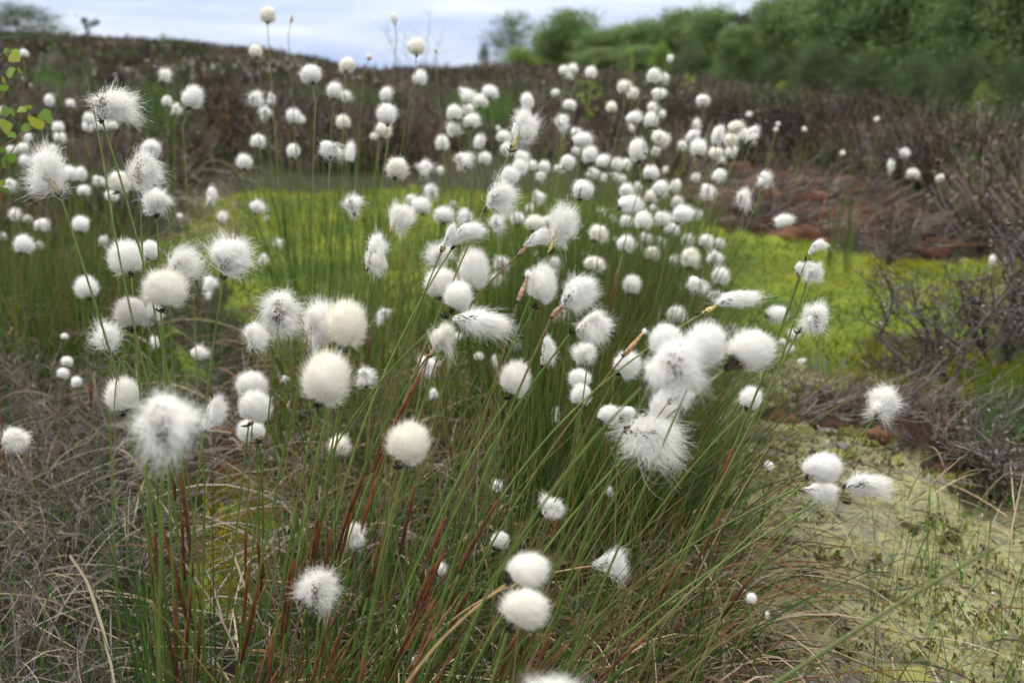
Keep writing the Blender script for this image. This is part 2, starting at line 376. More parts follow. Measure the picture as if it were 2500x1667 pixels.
def stem_parts(curve, root, org, r, sheath, brown=0.0, tanc=None, m=6):
    K = len(curve); t = np.linspace(0, 1, K)
    g = random.choice(GREEN)*np.array([1.02, 1.05, .95])*random.uniform(.85, 1.15)
    col = np.broadcast_to(g, (K, 3)).copy()
    if brown: col += np.clip((brown-t)/brown, 0, 1)[:, None]**.6*(np.array([.20, .12, .05])-g)
    if tanc is not None: col[:] = tanc
    MB().tubes(curve[None], (r*(.72+.5*t))[None], col[None], m).build('stem', M['stem'], root, org)
    if sheath:
        for t0, ln in sheath:
            i = np.clip(np.linspace(t0, t0+ln, 9), 0, 1)*(K-1); lo = np.floor(i).astype(int).clip(0, K-2); fr = (i-lo)[:, None]
            c = curve[lo]*(1-fr)+curve[lo+1]*fr
            off = np.array([random.choice((-1, 1))*r*1.1, -r*.8, 0])
            s_ = np.linspace(0, 1, 9)
            rad_ = r*np.interp(s_, [0, .12, .35, 1], [.5, 1.4, 1.8, 1.2])
            cc = BRN*random.uniform(.7, 1.3)*np.interp(s_, [0, .1, .4, 1], [2.2, 1.6, 1.0, .55])[:, None]
            MB().tubes((c+off*np.interp(s_, [0, .3, 1], [1.6, .9, .1])[:, None])[None], rad_[None], cc[None], 6).build('leaf_sheath', M['sheath'], root, org)
OX = dict(c1=(0, 0), c2=(830, 0), c3=(1660, 0), c4=(0, 550), c5=(830, 550), c6=(1660, 550), c7=(0, 1107), c8=(830, 1107), c9=(1660, 1107))
def cv(k, p):
    o = OX[k]; return (o[0]+p[0]/2.8, o[1]+p[1]/2.8)
GRP = 'flowering cotton grass stalks on the bog'
NAMEK = 'cotton_grass_stalk'
# (crop, cx, cy, w, h, kind, wind, attach, control, base x, distance, label, options)
FG = [
 ('c1', 745, 725, 370, 260, 'd', (.5, .1), (702, 835), (880, 1420), 470, .88, 'ragged white tuft with grey speckled middle above all its neighbours beside the green birch sprig', {}),
 ('c1', 330, 1190, 270, 370, 't', (-.1, .7), (410, 1330), (720, 2300), 560, .88, 'thin ragged tuft with tan heart on a long arching green stem near the birch sprig', dict(core=YEL*.8)),
 ('c1', 985, 1180, 240, 320, 'd', (.3, .4), (955, 1335), None, 440, .90, 'upright woolly white tuft with dark flecks, straight under the tallest ragged tuft', dict(core=YEL*.4)),
 ('c1', 1060, 1375, 190, 210, 't', (.4, .2), (1072, 1480), None, 470, 1.0, 'soft white tuft half hidden behind the upright woolly tuft with dark flecks', {}),
 ('c4', 860, 225, 250, 250, 'r', (0, .3), (898, 340), None, 400, .93, 'fuzzy round white ball on a dark collar crossed by two green stems', {}),
 ('c4', 1025, 170, 110, 130, 'r', (0, .2), (1000, 235), None, 440, 1.25, 'small white ball peeping out behind the fuzzy ball crossed by two stems', {}),
 ('c4', 1120, 440, 330, 285, 'r', (.1, .3), (1100, 585), None, 445, .84, 'large cream cotton ball with long hairs blowing off its crown above a bundle of stems', dict(tint=.55)),
 ('c4', 1235, 275, 290, 270, 's', (.6, .5), (1150, 400), None, 480, .90, 'wispy sparse tuft with dark heart rising behind the large cream ball', {}),
 ('c4', 900, 600, 230, 225, 'r', (-.1, .1), (915, 718), None, 430, .90, 'greyish fuzzy ball on a black collar, tucked below the large cream ball', dict(tint=-.8)),
 ('c4', 1040, 600, 130, 140, 't', (.3, .1), (1068, 675), (1115, 870), 500, .92, 'small fluffy head with papery brown cap and reddish stem beside the large cream ball', dict(core=PINK*.6, brown=.8)),
 ('c4', 1565, 215, 310, 300, 't', (.45, .8), (1525, 365), (1455, 850), 450, .86, 'brush of white hair blown upward on a bright green stem standing alone', {}),
 ('c4', 1920, 590, 320, 310, 'd', (0, .1), (1905, 690), (1855, 1130), 535, .86, 'spiky open tuft full of dark seed scales facing out beside two cream balls', {}),
 ('c4', 2175, 665, 250, 340, 't', (.8, .1), (2095, 870), (2010, 1250), 520, .84, 'white tuft with tan heart leaning against the tall cream ball', dict(core=TAN*.7)),
 ('c5', 42, 685, 285, 345, 'r', (.1, .1), (10, 860), None, 640, .83, 'tall smooth cream ball overlapping the white tuft with tan heart', dict(tint=.9)),
 ('c4', 2232, 1060, 340, 390, 'e', (.05, .5), (2170, 1235), (2090, 1600), 620, .76, 'biggest smooth cream ball, below the two touching heads of tan and cream', dict(tint=.8)),
 ('c4', 838, 1165, 235, 240, 'e', (.1, .4), (850, 1288), (900, 1530), 430, .92, 'cream tufted ball beside a stem with brown sheath, above the big out of focus head', dict(tint=.4)),
 ('c4', 1150, 1350, 470, 480, 'd', (0, .1), (1120, 1520), None, 430, .56, 'big shaggy out of focus head facing out with brown flecks in its middle', {}),
 ('c4', 1440, 1290, 180, 300, 'h', (.8, .1), (1385, 1400), None, 450, .85, 'brush of white hairs sticking out from behind the big shaggy out of focus head', {}),
 ('c4', 1720, 1090, 220, 180, 'r', (0, .1), (1740, 1180), None, 600, 1.02, 'topmost white ball in the column of three stacked balls', {}),
 ('c4', 1740, 1250, 220, 225, 'e', (.2, .3), (1700, 1362), (1660, 1700), 520, .92, 'egg shaped white head on black collar in the middle of the column of three balls', {}),
 ('c4', 1715, 1405, 190, 165, 'r', (0, .1), (1765, 1485), None, 620, 1.05, 'lowest white ball of the stacked three, mostly behind the egg shaped head', {}),
 ('c4', 725, 765, 230, 230, 's', (-.4, .6), (757, 885), None, 300, 1.05, 'wispy star shaped white tuft with dark base under the greyish fuzzy ball', {}),
 ('c4', 590, 432, 160, 150, 'r', (0, .1), (610, 510), None, 240, 1.55, 'neat round white ball alone beside the long arching green stem', {}),
 ('c4', 1740, 755, 170, 210, 't', (.5, .2), (1728, 852), (1738, 1100), 640, 1.05, 'small drooping white tuft under the spiky tuft of dark seed scales', {}),
 ('c4', 85, 1465, 190, 185, 't', (.7, .1), (0, 1500), None, -120, .95, 'white tuft with tan heart cut by the picture edge over the grey dead heather', dict(core=TAN*.6)),
 ('c5', 240, 180, 170, 260, 't', (.6, -.3), (178, 300), (125, 560), 710, .98, 'slim side blown tuft with yellow heart above the little twin headed white flower', dict(core=YEL)),
 ('c5', 410, -45, 190, 210, 't', (.5, .5), (335, 60), (265, 300), 730, 1.0, 'side blown white tuft touching the slim tuft with yellow heart', dict(core=YEL*.8)),
 ('c5', 850, 50, 250, 190, 'h', (.9, .1), (765, 160), (600, 430), 770, .93, 'full white tuft streaming sideways from a dark base beside the crossing tall stem', {}),
 ('c5', 745, 80, 100, 190, 'h', (.6, .5), (697, 175), (570, 480), 760, .92, 'thin tan spiked head with little wool left, in front of the full sideways tuft', dict(spike=YEL*.9)),
 ('c5', 690, 400, 235, 215, 'r', (.1, .2), (685, 500), None, 850, .96, 'white ball with black collar crossed by two thin stems', {}),
 ('c5', 910, 318, 215, 285, 'e', (.2, .5), (900, 460), None, 880, .96, 'smooth white upright egg standing higher than the wispy long tailed tuft', {}),
 ('c5', 680, 195, 190, 200, 's', (-.1, .2), (650, 290), None, 830, 1.25, 'pale fuzzy head fading out behind the thin tan spiked head', {}),
 ('c5', 960, 650, 370, 270, 'w', (.95, -.2), (722, 632), (440, 890), 740, .83, 'long tailed wispy tuft streaming downwind with trailing hairs', {}),
 ('c5', 805, 490, 190, 210, 'e', (.2, .4), (765, 600), None, 780, .88, 'soft white puff directly above the long tailed wispy tuft', {}),
 ('c5', 700, 775, 180, 230, 't', (.4, .1), (612, 892), (440, 1210), 760, .84, 'stubby cream tuft with orange brown base and dark brown sheath under the long tailed tuft', dict(core=TAN, brown=.25, tint=.5)),
 ('c5', 470, 1500, 285, 310, 'r', (0, .2), (395, 1660), None, 850, .74, 'round cream ball among leaning stems below the smooth biggest cream ball', dict(tint=.8)),
 ('c5', 1380, 415, 195, 275, 'e', (.05, .5), (1335, 560), (1100, 990), 870, .90, 'white egg with shaggy black collar beside a bare brown seed spike', {}),
 ('c5', 1255, 420, 90, 220, 'b', (.3, .7), (1213, 530), (1125, 850), 860, .89, 'bare brown seed spike with woolly tip beside the black collared egg', dict(spike=PINK, tipw=(1285, 345, 70, 90), brown=.5)),
 ('c5', 1620, 430, 270, 340, 'w', (.9, .1), (1445, 630), (1195, 1190), 940, .80, 'large wind streamed white head on a thick brown spike', dict(spike=PINK*.9, brown=.12)),
 ('c5', 1715, 675, 245, 245, 't', (.8, -.1), (1577, 738), (1250, 1180), 900, .84, 'silky white tuft blown sideways from a grey base beneath the large wind streamed head', {}),
 ('c5', 1405, 855, 140, 230, 'h', (.5, -.3), (1385, 970), None, 1000, .98, 'drooping white brush behind thick diagonal stems', {}),
 ('c5', 1670, 885, 160, 175, 't', (.1, .7), (1690, 965), (1660, 1190), 1330, 1.08, 'small fluffy star topped tuft just above the two stacked white balls', {}),
 ('c5', 1200, 1060, 210, 245, 'e', (.2, .3), (1150, 1188), (1010, 1400), 870, .88, 'fuzzy cream egg on a black collar low among green stems', dict(tint=.35)),
 ('c5', 1640, 1050, 150, 130, 'r', (0, .1), (1670, 1115), None, 1400, 1.15, 'upper ball of the two stacked white balls among green stems', {}),
 ('c5', 1652, 1160, 140, 150, 'r', (0, .1), (1640, 1235), None, 1390, 1.12, 'lower ball of the two stacked white balls among green stems', {}),
 ('c5', 1835, 1300, 150, 135, 'r', (.1, 0), (1780, 1360), None, 1280, 1.1, 'half hidden white ball with thin blades across it next to the flat pale ball', {}),
 ('c5', 1950, 1278, 125, 80, 'r', (.1, 0), (1890, 1300), None, 1290, 1.12, 'flat pale ball squeezed between a white ball and the tangled wispy head', {}),
 ('c5', 1962, 955, 185, 190, 'r', (.1, .1), (1895, 1020), None, 1150, .95, 'white ball behind the tan bare seed spike', {}),
 ('c5', 2010, 815, 160, 170, 'b', (.6, .7), (1943, 893), (1730, 1150), 950, .85, 'bare tan seed spike tipped with a scrap of wool in front of a white ball', dict(spike=TAN*1.3, tipw=(2078, 728, 50, 50), brown=.3)),
 ('c5', 2275, 960, 440, 440, 'd', (.3, .1), (2085, 1085), (1700, 1500), 1010, .60, 'largest shaggy white head, out of focus, in the thick of the cotton heads', {}),
 ('c5', 2230, 790, 230, 220, 'e', (-.1, .2), (2200, 900), None, 1150, .80, 'blurred white ball directly above the largest shaggy head', {}),
 ('c6', 170, 820, 290, 290, 'e', (.4, .4), (120, 960), None, 1180, .78, 'full white head with hairs flying up, beside the largest shaggy head', {}),
 ('c6', 475, 855, 330, 290, 'e', (.5, .4), (310, 985), (-280, 1490), 1000, .80, 'plump silky white head with dark brown base, leaning over the grey mud crust', dict(darkbase=1)),
 ('c5', 2210, 1260, 200, 265, 'e', (.1, .3), (2180, 1390), None, 1120, .85, 'white egg crossed by two dark stems above the tangled wispy head', {}),
 ('c5', 2310, 1170, 190, 150, 's', (.7, -.1), (2240, 1215), (1990, 1560), 1000, .80, 'small straggling tuft on a brown tipped stem under the largest shaggy head', dict(brown=.15)),
 ('c5', 2110, 1430, 420, 410, 's', (.4, -.5), (1950, 1390), None, 1080, .80, 'tangled wispy white head hanging down with a tiny black seed in it', dict(dense=2.2)),
 ('c5', 1505, 5, 230, 330, 't', (.5, .7), (1427, 188), (1220, 700), 860, .92, 'wind combed tuft with yellow heart and hair curling over at the top', dict(core=YEL)),
 ('c5', 1335, 85, 170, 160, 'h', (.8, .2), (1215, 205), (920, 500), 780, .92, 'reddish seed spike with short wool pointing at the wind combed tuft', dict(spike=PINK*.9, brown=.3)),
 ('c2', 1260, 870, 210, 270, 't', (.5, .6), (1170, 1032), (920, 1568), 740, .94, 'tall solitary tuft with curled white plume and yellow heart high over the crowded heads', dict(core=YEL*.8)),
 ('c2', 1085, 1340, 250, 230, 's', (.8, .1), (985, 1445), (860, 1720), 750, .93, 'sparse curly white tuft snagged on the tall stem of the curled plume', dict(brown=.4, dense=1.3)),
 ('c6', 365, 490, 340, 140, 'w', (.95, .2), (150, 605), (-430, 1000), 1000, .82, 'flattened white plume streaming straight off a yellow spike over the mossy rim', dict(spike=YEL)),
 ('c6', 915, 640, 180, 230, 'd', (.6, .2), (805, 733), (480, 1370), 1400, .92, 'double puffed tuft with dark scales on a long slanting stem against the yellow moss', {}),
 ('c6', 925, 145, 130, 100, 'h', (.9, .3), (862, 243), (700, 690), 1540, 1.05, 'blown back white tuft on a brown neck, highest against the yellow moss', {}),
 ('c6', 905, 312, 140, 145, 't', (.3, .2), (870, 378), (770, 690), 1560, 1.05, 'white pompom with dark centre right under the blown back tuft', {}),
 ('c6', 822, 300, 65, 90, 't', (-.2, .3), (815, 345), (740, 560), 1550, 1.08, 'little pale bud beside the pompom with dark centre', {}),
 ('c6', 487, 1190, 148, 148, 'r', (0, .1), (450, 1260), None, 1440, 1.15, 'clean white ball crossed by one long stem over the grey mud crust', {}),
 ('c6', 1375, 1210, 260, 250, 't', (.3, .1), (1335, 1315), (1130, 1570), 1600, .98, 'three part straggly head with a white pom on top before the brown twigs', {}),
 ('c9', 965, 100, 265, 215, 'e', (.4, .3), (868, 178), (560, 480), 1130, .86, 'silky white ball on a black collar reaching out over the grey mud crust', {}),
 ('c9', 950, 245, 230, 130, 't', (.8, -.3), (800, 240), (430, 420), 1150, .88, 'flattened tuft tucked close under the silky white ball over the mud crust', {}),
 ('c9', 1290, 190, 320, 220, 'w', (.85, -.1), (1118, 232), (600, 540), 1150, .88, 'tuft with loose curling tail at the end of the outermost leaning stem over the mud', {}),
 ('c7', 2180, 920, 285, 290, 'd', (.2, .2), (2078, 1040), (1975, 1400), 650, .84, 'low woolly ball with dark flecked middle on a red brown stem', dict(brown=1.0)),
 ('c8', 105, 555, 145, 165, 't', (0, .4), (122, 645), None, 860, 1.0, 'small spiky white tuft low among the leaning stems, above the dark flecked ball', {}),
 ('c8', 1435, 370, 160, 160, 't', (.4, .3), (1378, 425), (1130, 740), 950, 1.0, 'small white tuft crossed by a green stem above the two stacked blurred balls', {}),
 ('c8', 1095, 595, 118, 118, 'r', (0, .1), (1070, 655), None, 1040, 1.08, 'little white ball beside a thick slanting stem above the two stacked blurred balls', {}),
 ('c8', 1280, 800, 290, 240, 'r', (.3, .1), (1140, 890), (980, 1010), 900, .66, 'upper of two stacked blurred cream balls low down', dict(tint=.35, tan=1)),
 ('c8', 1265, 1060, 345, 285, 'r', (0, .1), (1150, 1200), None, 950, .64, 'lower and wider of two stacked blurred cream balls low down', dict(tint=.55)),
 ('c8', 1840, 740, 205, 300, 'h', (.7, 0), (1735, 765), (1385, 832), 900, .86, 'crescent shaped white brush on a straw coloured stem reaching sideways', dict(tan=1)),
 ('c8', 1400, 1690, 480, 330, 's', (.2, .3), (1350, 1900), None, 1290, .50, 'very blurred pale head at the bottom edge of the picture', dict(dense=1.6)),
]
def add_stalk(A, P, B, heads, label, d, opt, r=.00085, sheath=None):
    root = empty(NAMEK, B); tag(root, label, 'cotton grass', GRP)
    cur = stem_curve(A, P, B, 22 if d < 1.3 else 12)
    tanc = np.array([.42, .28, .13]) if opt.get('tan') else None
    stem_parts(cur, root, B, r, sheath, opt.get('brown', 0), tanc)
    mf, md = MB(), MB()
    for (O, half, kind, wind, base, n, w0, tint) in heads:
        add_head(mf, md, O, half, kind, wind, base, n, w0, tint, core=opt.get('core', DARK))
    # papery black collar where the stem meets the wool
    k = 9; dr = nrm(nrm(cur[0]-cur[3])*1.2+rng.normal(size=(k, 3))*.7); t = np.linspace(0, 1, 4)[None, :, None]
    sc_ = .0055 if d < 1.3 else .006
    md.ribbons(cur[0]-.2*sc_*nrm(cur[0]-cur[3])+dr[:, None]*t*sc_*rng.uniform(.7, 1.5, (k, 1, 1)), np.array([1, 1.2, .8, .1])[None]*sc_*.32, DARK*rng.uniform(.5, 1.4, (k, 1)))
    sh_ = mf.build('seed_head', M['fluff'], root, B)
    md.build('bracts', M['bract'], sh_, B)
    return root, cur
def tintc(v):
    return WHITE*(1-v)+CREAM*v if v >= 0 else WHITE*(1+v)+GREYW*(-v)
def build_fg():
    for i, (cr_, cx, cy, w_, h_, kind, wind, att, ctl, bx, d, label, opt) in enumerate(FG):
        x, y = cv(cr_, (cx, cy)); ax, ay = cv(cr_, att); w_ /= 2.8; h_ /= 2.8
        A = at(ax, ay, d); O = at(x, y, d)
        db = d*1.10+.03; B = gpt(bx, gpy(db)); B[2] = terr(B[0], B[1])
        P = None
        if ctl is not None:
            q = cv(cr_, ctl); by = gpy(db); f = np.clip((q[1]-ay)/(by-ay), .05, .9)
            P = at(q[0], q[1], d+(db-d)*f)
        hx, hz = w_*.5*d/FPX, h_*.5*d/FPX; k = .97 if kind in 'reo' else .92
        half = np.array([hx*k, (hx+hz)*.45, hz*k])
        base = np.array([(ax-x)/max(w_*.5, 1), 0, -(ay-y)/max(h_*.5, 1)]); bl = np.linalg.norm(base); base = base/bl*min(bl, 1.15)
        dens = opt.get('dense', 1.0)
        n = int(dict(r=4000, e=4000, o=3000, t=3400, d=3800, h=2400, w=3600, s=1300, b=90)[kind]*dens)
        tint = tintc(opt.get('tint', .08))
        heads = []
        if kind == 'b':
            tx, ty, tw, th = opt['tipw']; X, Y = cv(cr_, (tx, ty))
            heads.append((at(X, Y, d), np.array([tw, (tw+th)/2, th])/2.8*.5*d/FPX, 't', wind, base*.5, 130, .0003, tint))
        else:
            heads.append((O, half, kind, wind, base, n, .00026 if kind in 're' else .00027, tint))
        r = .00112*random.uniform(.85, 1.15)
        sh = [(random.uniform(.42, .6), random.uniform(.12, .18))] if random.random() < .75 else None
        if opt.get('tan'): sh = None
        if i == 34: sh = [(.03, .22), (.5, .15)]
        root, cur = add_stalk(A, P, B, heads, label, d, opt, r, sh)
        if 'spike' not in opt and 'core' in opt and kind == 't':
            t = np.linspace(0, 1, 10); tg = O+(O-A)*.05-FW*half[1]*.42; c = A+(tg-A)*t[:, None]
            MB().tubes(c[None], np.interp(t, [0, .3, 1], [.0014, .0019, .0006])[None], opt['core']*(1+.3*np.sin(t*60))[:, None][None], 7).build('seed_spike', M['sheath'], root, B)
        if 'spike' in opt:
            tgt = at(*cv(cr_, (opt['tipw'][0], opt['tipw'][1]) if kind == 'b' else (cx*.55+att[0]*.45, cy*.55+att[1]*.45)), d)
            t = np.linspace(0, 1, 14); c = A+(tgt-A)*t[:, None]
            rad_ = np.interp(t, [0, .08, .5, 1], [.0012, .0022, .0020, .0008])*(1+.12*np.sin(t*70))
            MB().tubes(c[None], rad_[None], (opt['spike']*(1+.35*np.sin(t*48))[:, None])[None], 8).build('seed_spike', M['sheath'], root, B)
        if opt.get('darkbase'):
            md = MB(); k = 40; t = np.linspace(0, 1, 5)[None, :, None]
            dr = nrm((O-A)/np.linalg.norm(O-A)+rng.normal(size=(k, 3))*.33)
            md.ribbons(A+dr[:, None]*t*.017*rng.uniform(.5, 1.2, (k, 1, 1)), np.array([1, 1.1, 1, .7, .2])[None]*.0011, np.array([.06, .045, .025])*rng.uniform(.5, 1.8, (k, 1)), side=FW).build('bracts', M['bract'], root, B)
# heads further back: crop, then x, y, size, kind (size may be (w, h))
MID = {
'c1': [(320,690,95,'t'),(480,710,60,'r'),(160,370,55,'r'),(18,760,62,'r'),(400,875,80,'r'),(408,940,72,'e'),(180,940,70,'t'),(355,1025,(55,80),'e'),(70,1030,62,'r'),(150,1020,75,'r'),(155,1095,85,'t'),(60,1260,90,'t'),(85,1470,100,'t'),(185,1500,58,'r'),(280,1540,92,'r'),(262,1270,100,'t'),(470,1190,105,'r'),(540,1195,90,'r'),(677,1230,85,'d'),(568,1305,82,'r'),(818,1245,140,'R'),(762,1345,80,'r'),(550,1535,118,'r'),(605,815,80,'r'),(690,855,85,'r'),(598,868,72,'r'),(772,858,70,'r'),(1030,1010,110,'r'),
 (1135,515,(90,110),'t'),(1315,668,(135,150),'e'),(1140,690,(70,75),'e'),(1205,745,(75,85),'t'),(1825,105,122,'R'),(1993,130,(36,70),'b'),(1745,350,85,'R'),(2125,515,(160,130),'r'),(1745,680,118,'d'),(1848,670,(58,90),'t'),(1803,770,92,'d'),(2005,800,100,'r'),(2058,820,48,'r'),(1765,965,108,'e'),(1668,1110,105,'r'),(2005,1035,(85,110),'r'),(2285,620,(90,120),'e'),(2265,1015,(165,140),'d'),(1440,1335,(80,120),'t'),(1755,1415,110,'t'),(1820,1490,42,'t'),(1510,1490,95,'t'),(1230,1480,36,'r')],
'c2': [(45,445,108,'R'),(370,125,(60,110),'t'),(523,325,122,'R'),(200,390,52,'b'),(655,345,42,'b'),(545,535,(90,105),'e'),(313,650,(85,105),'e'),(30,660,85,'t'),(320,785,135,'r'),(290,890,112,'R'),(230,935,56,'r'),(20,835,95,'R'),(68,1045,(75,145),'e'),(385,1150,(140,155),'R'),(580,1150,112,'t'),(685,1165,62,'t'),(697,978,(85,105),'e'),(768,890,110,'t'),(833,625,75,'d'),(880,668,95,'r'),(958,692,98,'r'),(1022,635,104,'r'),(870,745,(80,95),'t'),(773,775,110,'r'),(895,830,108,'r'),(842,1085,(120,140),'d'),(948,975,(78,105),'e'),(990,1085,92,'r'),(1278,690,(95,110),'e'),(1075,880,40,'t'),
 (1115,935,92,'r'),(1125,1030,112,'t'),(1155,1205,125,'r'),(1530,485,70,'r'),(1590,475,66,'r'),(1562,518,60,'r'),(1715,500,(85,92),'r'),(1470,635,(66,50),'e'),(1568,718,(90,75),'e'),(1515,838,(105,125),'d'),(1605,905,85,'t'),(1652,955,(130,100),'r'),(1705,1060,105,'r'),(1792,1105,95,'r'),(1612,1032,55,'r'),(1550,1110,(92,105),'e'),(1497,1155,72,'r'),(1245,1085,92,'r'),(1228,1145,100,'r'),(1308,1135,84,'r'),(1397,1140,80,'r'),(1365,1205,(90,75),'t'),(1720,1178,(95,80),'t'),(1800,1212,62,'t'),(1893,1125,84,'r'),(1960,1122,(72,85),'e'),(1872,1195,60,'t'),(1925,1222,62,'t'),(2030,1270,75,'t'),(1655,1300,(140,145),'o'),(1350,1340,100,'d'),(1290,1425,(64,70),'e'),(1955,1303,98,'r'),(1985,1400,(150,120),'r'),(2145,1430,(65,55),'e'),(2128,1340,96,'R'),(2185,1297,112,'r'),(2292,1268,(82,100),'e'),(2300,1385,(80,90),'e'),(2128,1182,105,'r'),(2215,1163,56,'t'),(2035,1030,(120,170),'o'),(2190,950,(112,100),'E'),(2155,1028,62,'t'),(2335,990,(80,65),'t'),
 (2005,810,100,'r'),(1990,872,55,'t'),(2120,825,92,'r'),(2130,740,(80,90),'t'),(2195,780,58,'t'),(2175,640,(112,72),'e'),(2138,520,(85,110),'e'),(2215,530,72,'t'),(1940,600,(100,110),'E'),(1997,642,(76,100),'E'),(1855,735,(76,82),'R'),(615,1310,(100,130),'d'),(485,1365,(98,80),'t'),(560,1412,120,'r'),(705,1475,(142,115),'r'),(780,1400,58,'t'),(85,1400,140,'d'),(855,1480,118,'t'),(1068,1525,130,'d'),(1210,1498,(102,90),'r'),(1330,1525,(130,115),'R'),(1425,1520,(110,95),'r'),(1788,1450,(58,75),'t'),(1862,1500,(55,80),'t'),(1950,1518,95,'r'),(2068,1512,(122,125),'r'),(2205,1507,105,'r'),(2335,1470,(125,130),'r'),(2262,1565,(110,90),'e'),(2250,400,50,'t')],
'c3': [(155,687,(98,84),'e'),(105,862,(68,95),'t'),(80,937,(90,110),'o'),(122,1015,108,'r'),(8,988,(70,60),'t'),(255,930,(90,145),'o'),(375,870,(130,95),'E'),(345,960,(90,115),'E'),(430,922,(90,100),'e'),(495,912,(95,110),'t'),(246,1055,(85,100),'E'),(350,1032,(76,90),'e'),(290,1095,46,'t'),(105,1215,58,'r'),(265,1205,(90,100),'o'),(190,1300,(110,125),'d'),(570,1225,(115,125),'t'),(430,1358,(112,145),'d'),(700,1510,(140,85),'e'),(118,1480,(70,90),'r'),(470,785,36,'r'),(670,850,30,'r'),(655,887,32,'r'),(1535,1045,(82,70),'t'),(1435,1130,(46,100),'t'),(1592,1190,82,'r'),(1775,1225,(60,52),'r'),(1345,818,34,'r'),(1110,1050,34,'r'),(850,885,30,'r')],
'c4': [(20,80,52,'r'),(155,135,(132,120),'r'),(262,140,65,'r'),(700,115,76,'r'),(1420,395,118,'t'),(1412,478,60,'t'),(440,760,48,'r'),(1050,795,(60,90),'t'),(1355,872,108,'t'),(1800,230,(70,80),'t'),(1915,120,(75,60),'t'),(2310,1510,140,'R'),(455,930,(75,70),'e'),(430,1010,(80,70),'e'),(520,1070,(60,75),'e'),(1945,1048,52,'t')],
'c5': [(1050,25,(150,110),'d'),(1095,250,(120,110),'d'),(1065,375,(115,100),'t'),(295,600,(110,75),'t'),(275,650,(60,80),'t'),(165,1030,152,'t'),(590,960,(150,170),'t'),(640,1150,(75,80),'t'),(1455,272,108,'r'),(1740,265,(142,115),'R'),(1505,630,(130,110),'R'),(1205,830,(60,72),'e'),(1470,1295,(64,115),'t'),(1055,925,(70,110),'t'),(950,900,(60,64),'r'),(1990,737,(100,84),'r'),(2285,405,(90,90),'t'),(1995,405,(120,135),'e'),(2290,615,(140,120),'r'),(1950,125,(125,118),'r'),(2035,160,85,'R'),(2085,98,(100,85),'r'),(2135,195,(112,100),'R'),(2185,115,(76,110),'d'),(2262,30,(98,90),'r'),(1765,55,(138,115),'R'),(1868,110,(66,70),'e'),(1592,60,(68,90),'r'),(2280,250,(110,100),'t'),(1660,212,(80,65),'t'),(1345,215,(46,90),'t'),(800,760,(70,60),'e')],
'c6': [(50,105,(94,100),'r'),(175,108,(106,108),'r'),(265,125,(92,80),'e'),(72,220,(120,130),'R'),(235,215,(120,110),'d'),(130,292,(85,70),'t'),(275,345,(118,125),'e'),(125,400,(152,130),'d'),(45,468,(86,78),'r'),(240,495,(130,100),'r'),(395,525,(86,100),'r'),(650,605,(138,110),'r'),(200,682,90,'r'),(335,722,(96,110),'d'),(772,750,(85,80),'t'),(700,795,44,'e'),(752,842,(80,55),'t'),(830,925,(68,36),'e'),(2135,240,(44,80),'e'),(2220,225,(30,76),'e')],
'c8': [(1068,225,(80,100),'t'),(1835,250,(62,72),'t'),(680,790,(76,100),'t'),(520,1410,(60,72),'e'),(600,1405,(36,48),'e')],
'c9': [(490,990,(66,86),'r'),(605,85,(62,76),'e'),(595,1105,(30,56),'t')],
}
def make_proto(kind, var):
    mf, md = MB(), MB()
    kk = {'R': 'r', 'E': 'o'}.get(kind, kind); tint = {'R': tintc(.75), 'E': tintc(.7)}.get(kind, tintc(.05))
    n = dict(r=1300, e=1300, o=1200, t=900, d=1100, b=80)[kk]
    wind = (rng.uniform(.1, .8), rng.uniform(-.1, .5)); rag = 1.0 if var < 2 else rng.uniform(1.8, 3.0)
    if rag > 1: wind = (rng.uniform(.4, 1.3), rng.uniform(-.4, .7))
    core = DARK if kind in 'tdo' else TAN
    if kk == 'b':
        mf.ellipsoid((0, 0, -.1), (.5, .5, .8), np.array([.55, .47, .30])); add_head(mf, md, np.zeros(3), np.ones(3), 't', (.1, .8), np.array([0, 0, -1.]), 120, .03, tint, np.eye(3), TAN)
    else:
        add_head(mf, md, np.zeros(3), np.ones(3)*.95, kk, wind, np.array([0, 0, -1.]), n, .022, tint, np.eye(3), DARK if kind != 'E' else TAN*.8, rag)
    k = 8; dr = nrm(np.array([0, 0, 1.2])+rng.normal(size=(k, 3))*.7); t = np.linspace(0, 1, 4)[None, :, None]
    md.ribbons(np.array([0, 0, -1.0])+dr[:, None]*t*.4, np.array([1, 1.2, .8, .1])[None]*.13, DARK)
    a = mf.mesh('seed_head'); a.materials.append(M['fluff']); c = md.mesh('bracts'); c.materials.append(M['bract'])
    return a, c
PROTO = {k: [make_proto(k, v) for v in range(9 if k in 'ret' else 5)] for k in 'rReEotdb'}
SHAPE = dict(r='round white ball', R='round cream ball', e='egg shaped white head', E='cream egg with tan middle', o='white ball split by brown core', t='ragged white tuft', d='open tuft with dark specks', b='narrow tan bud')
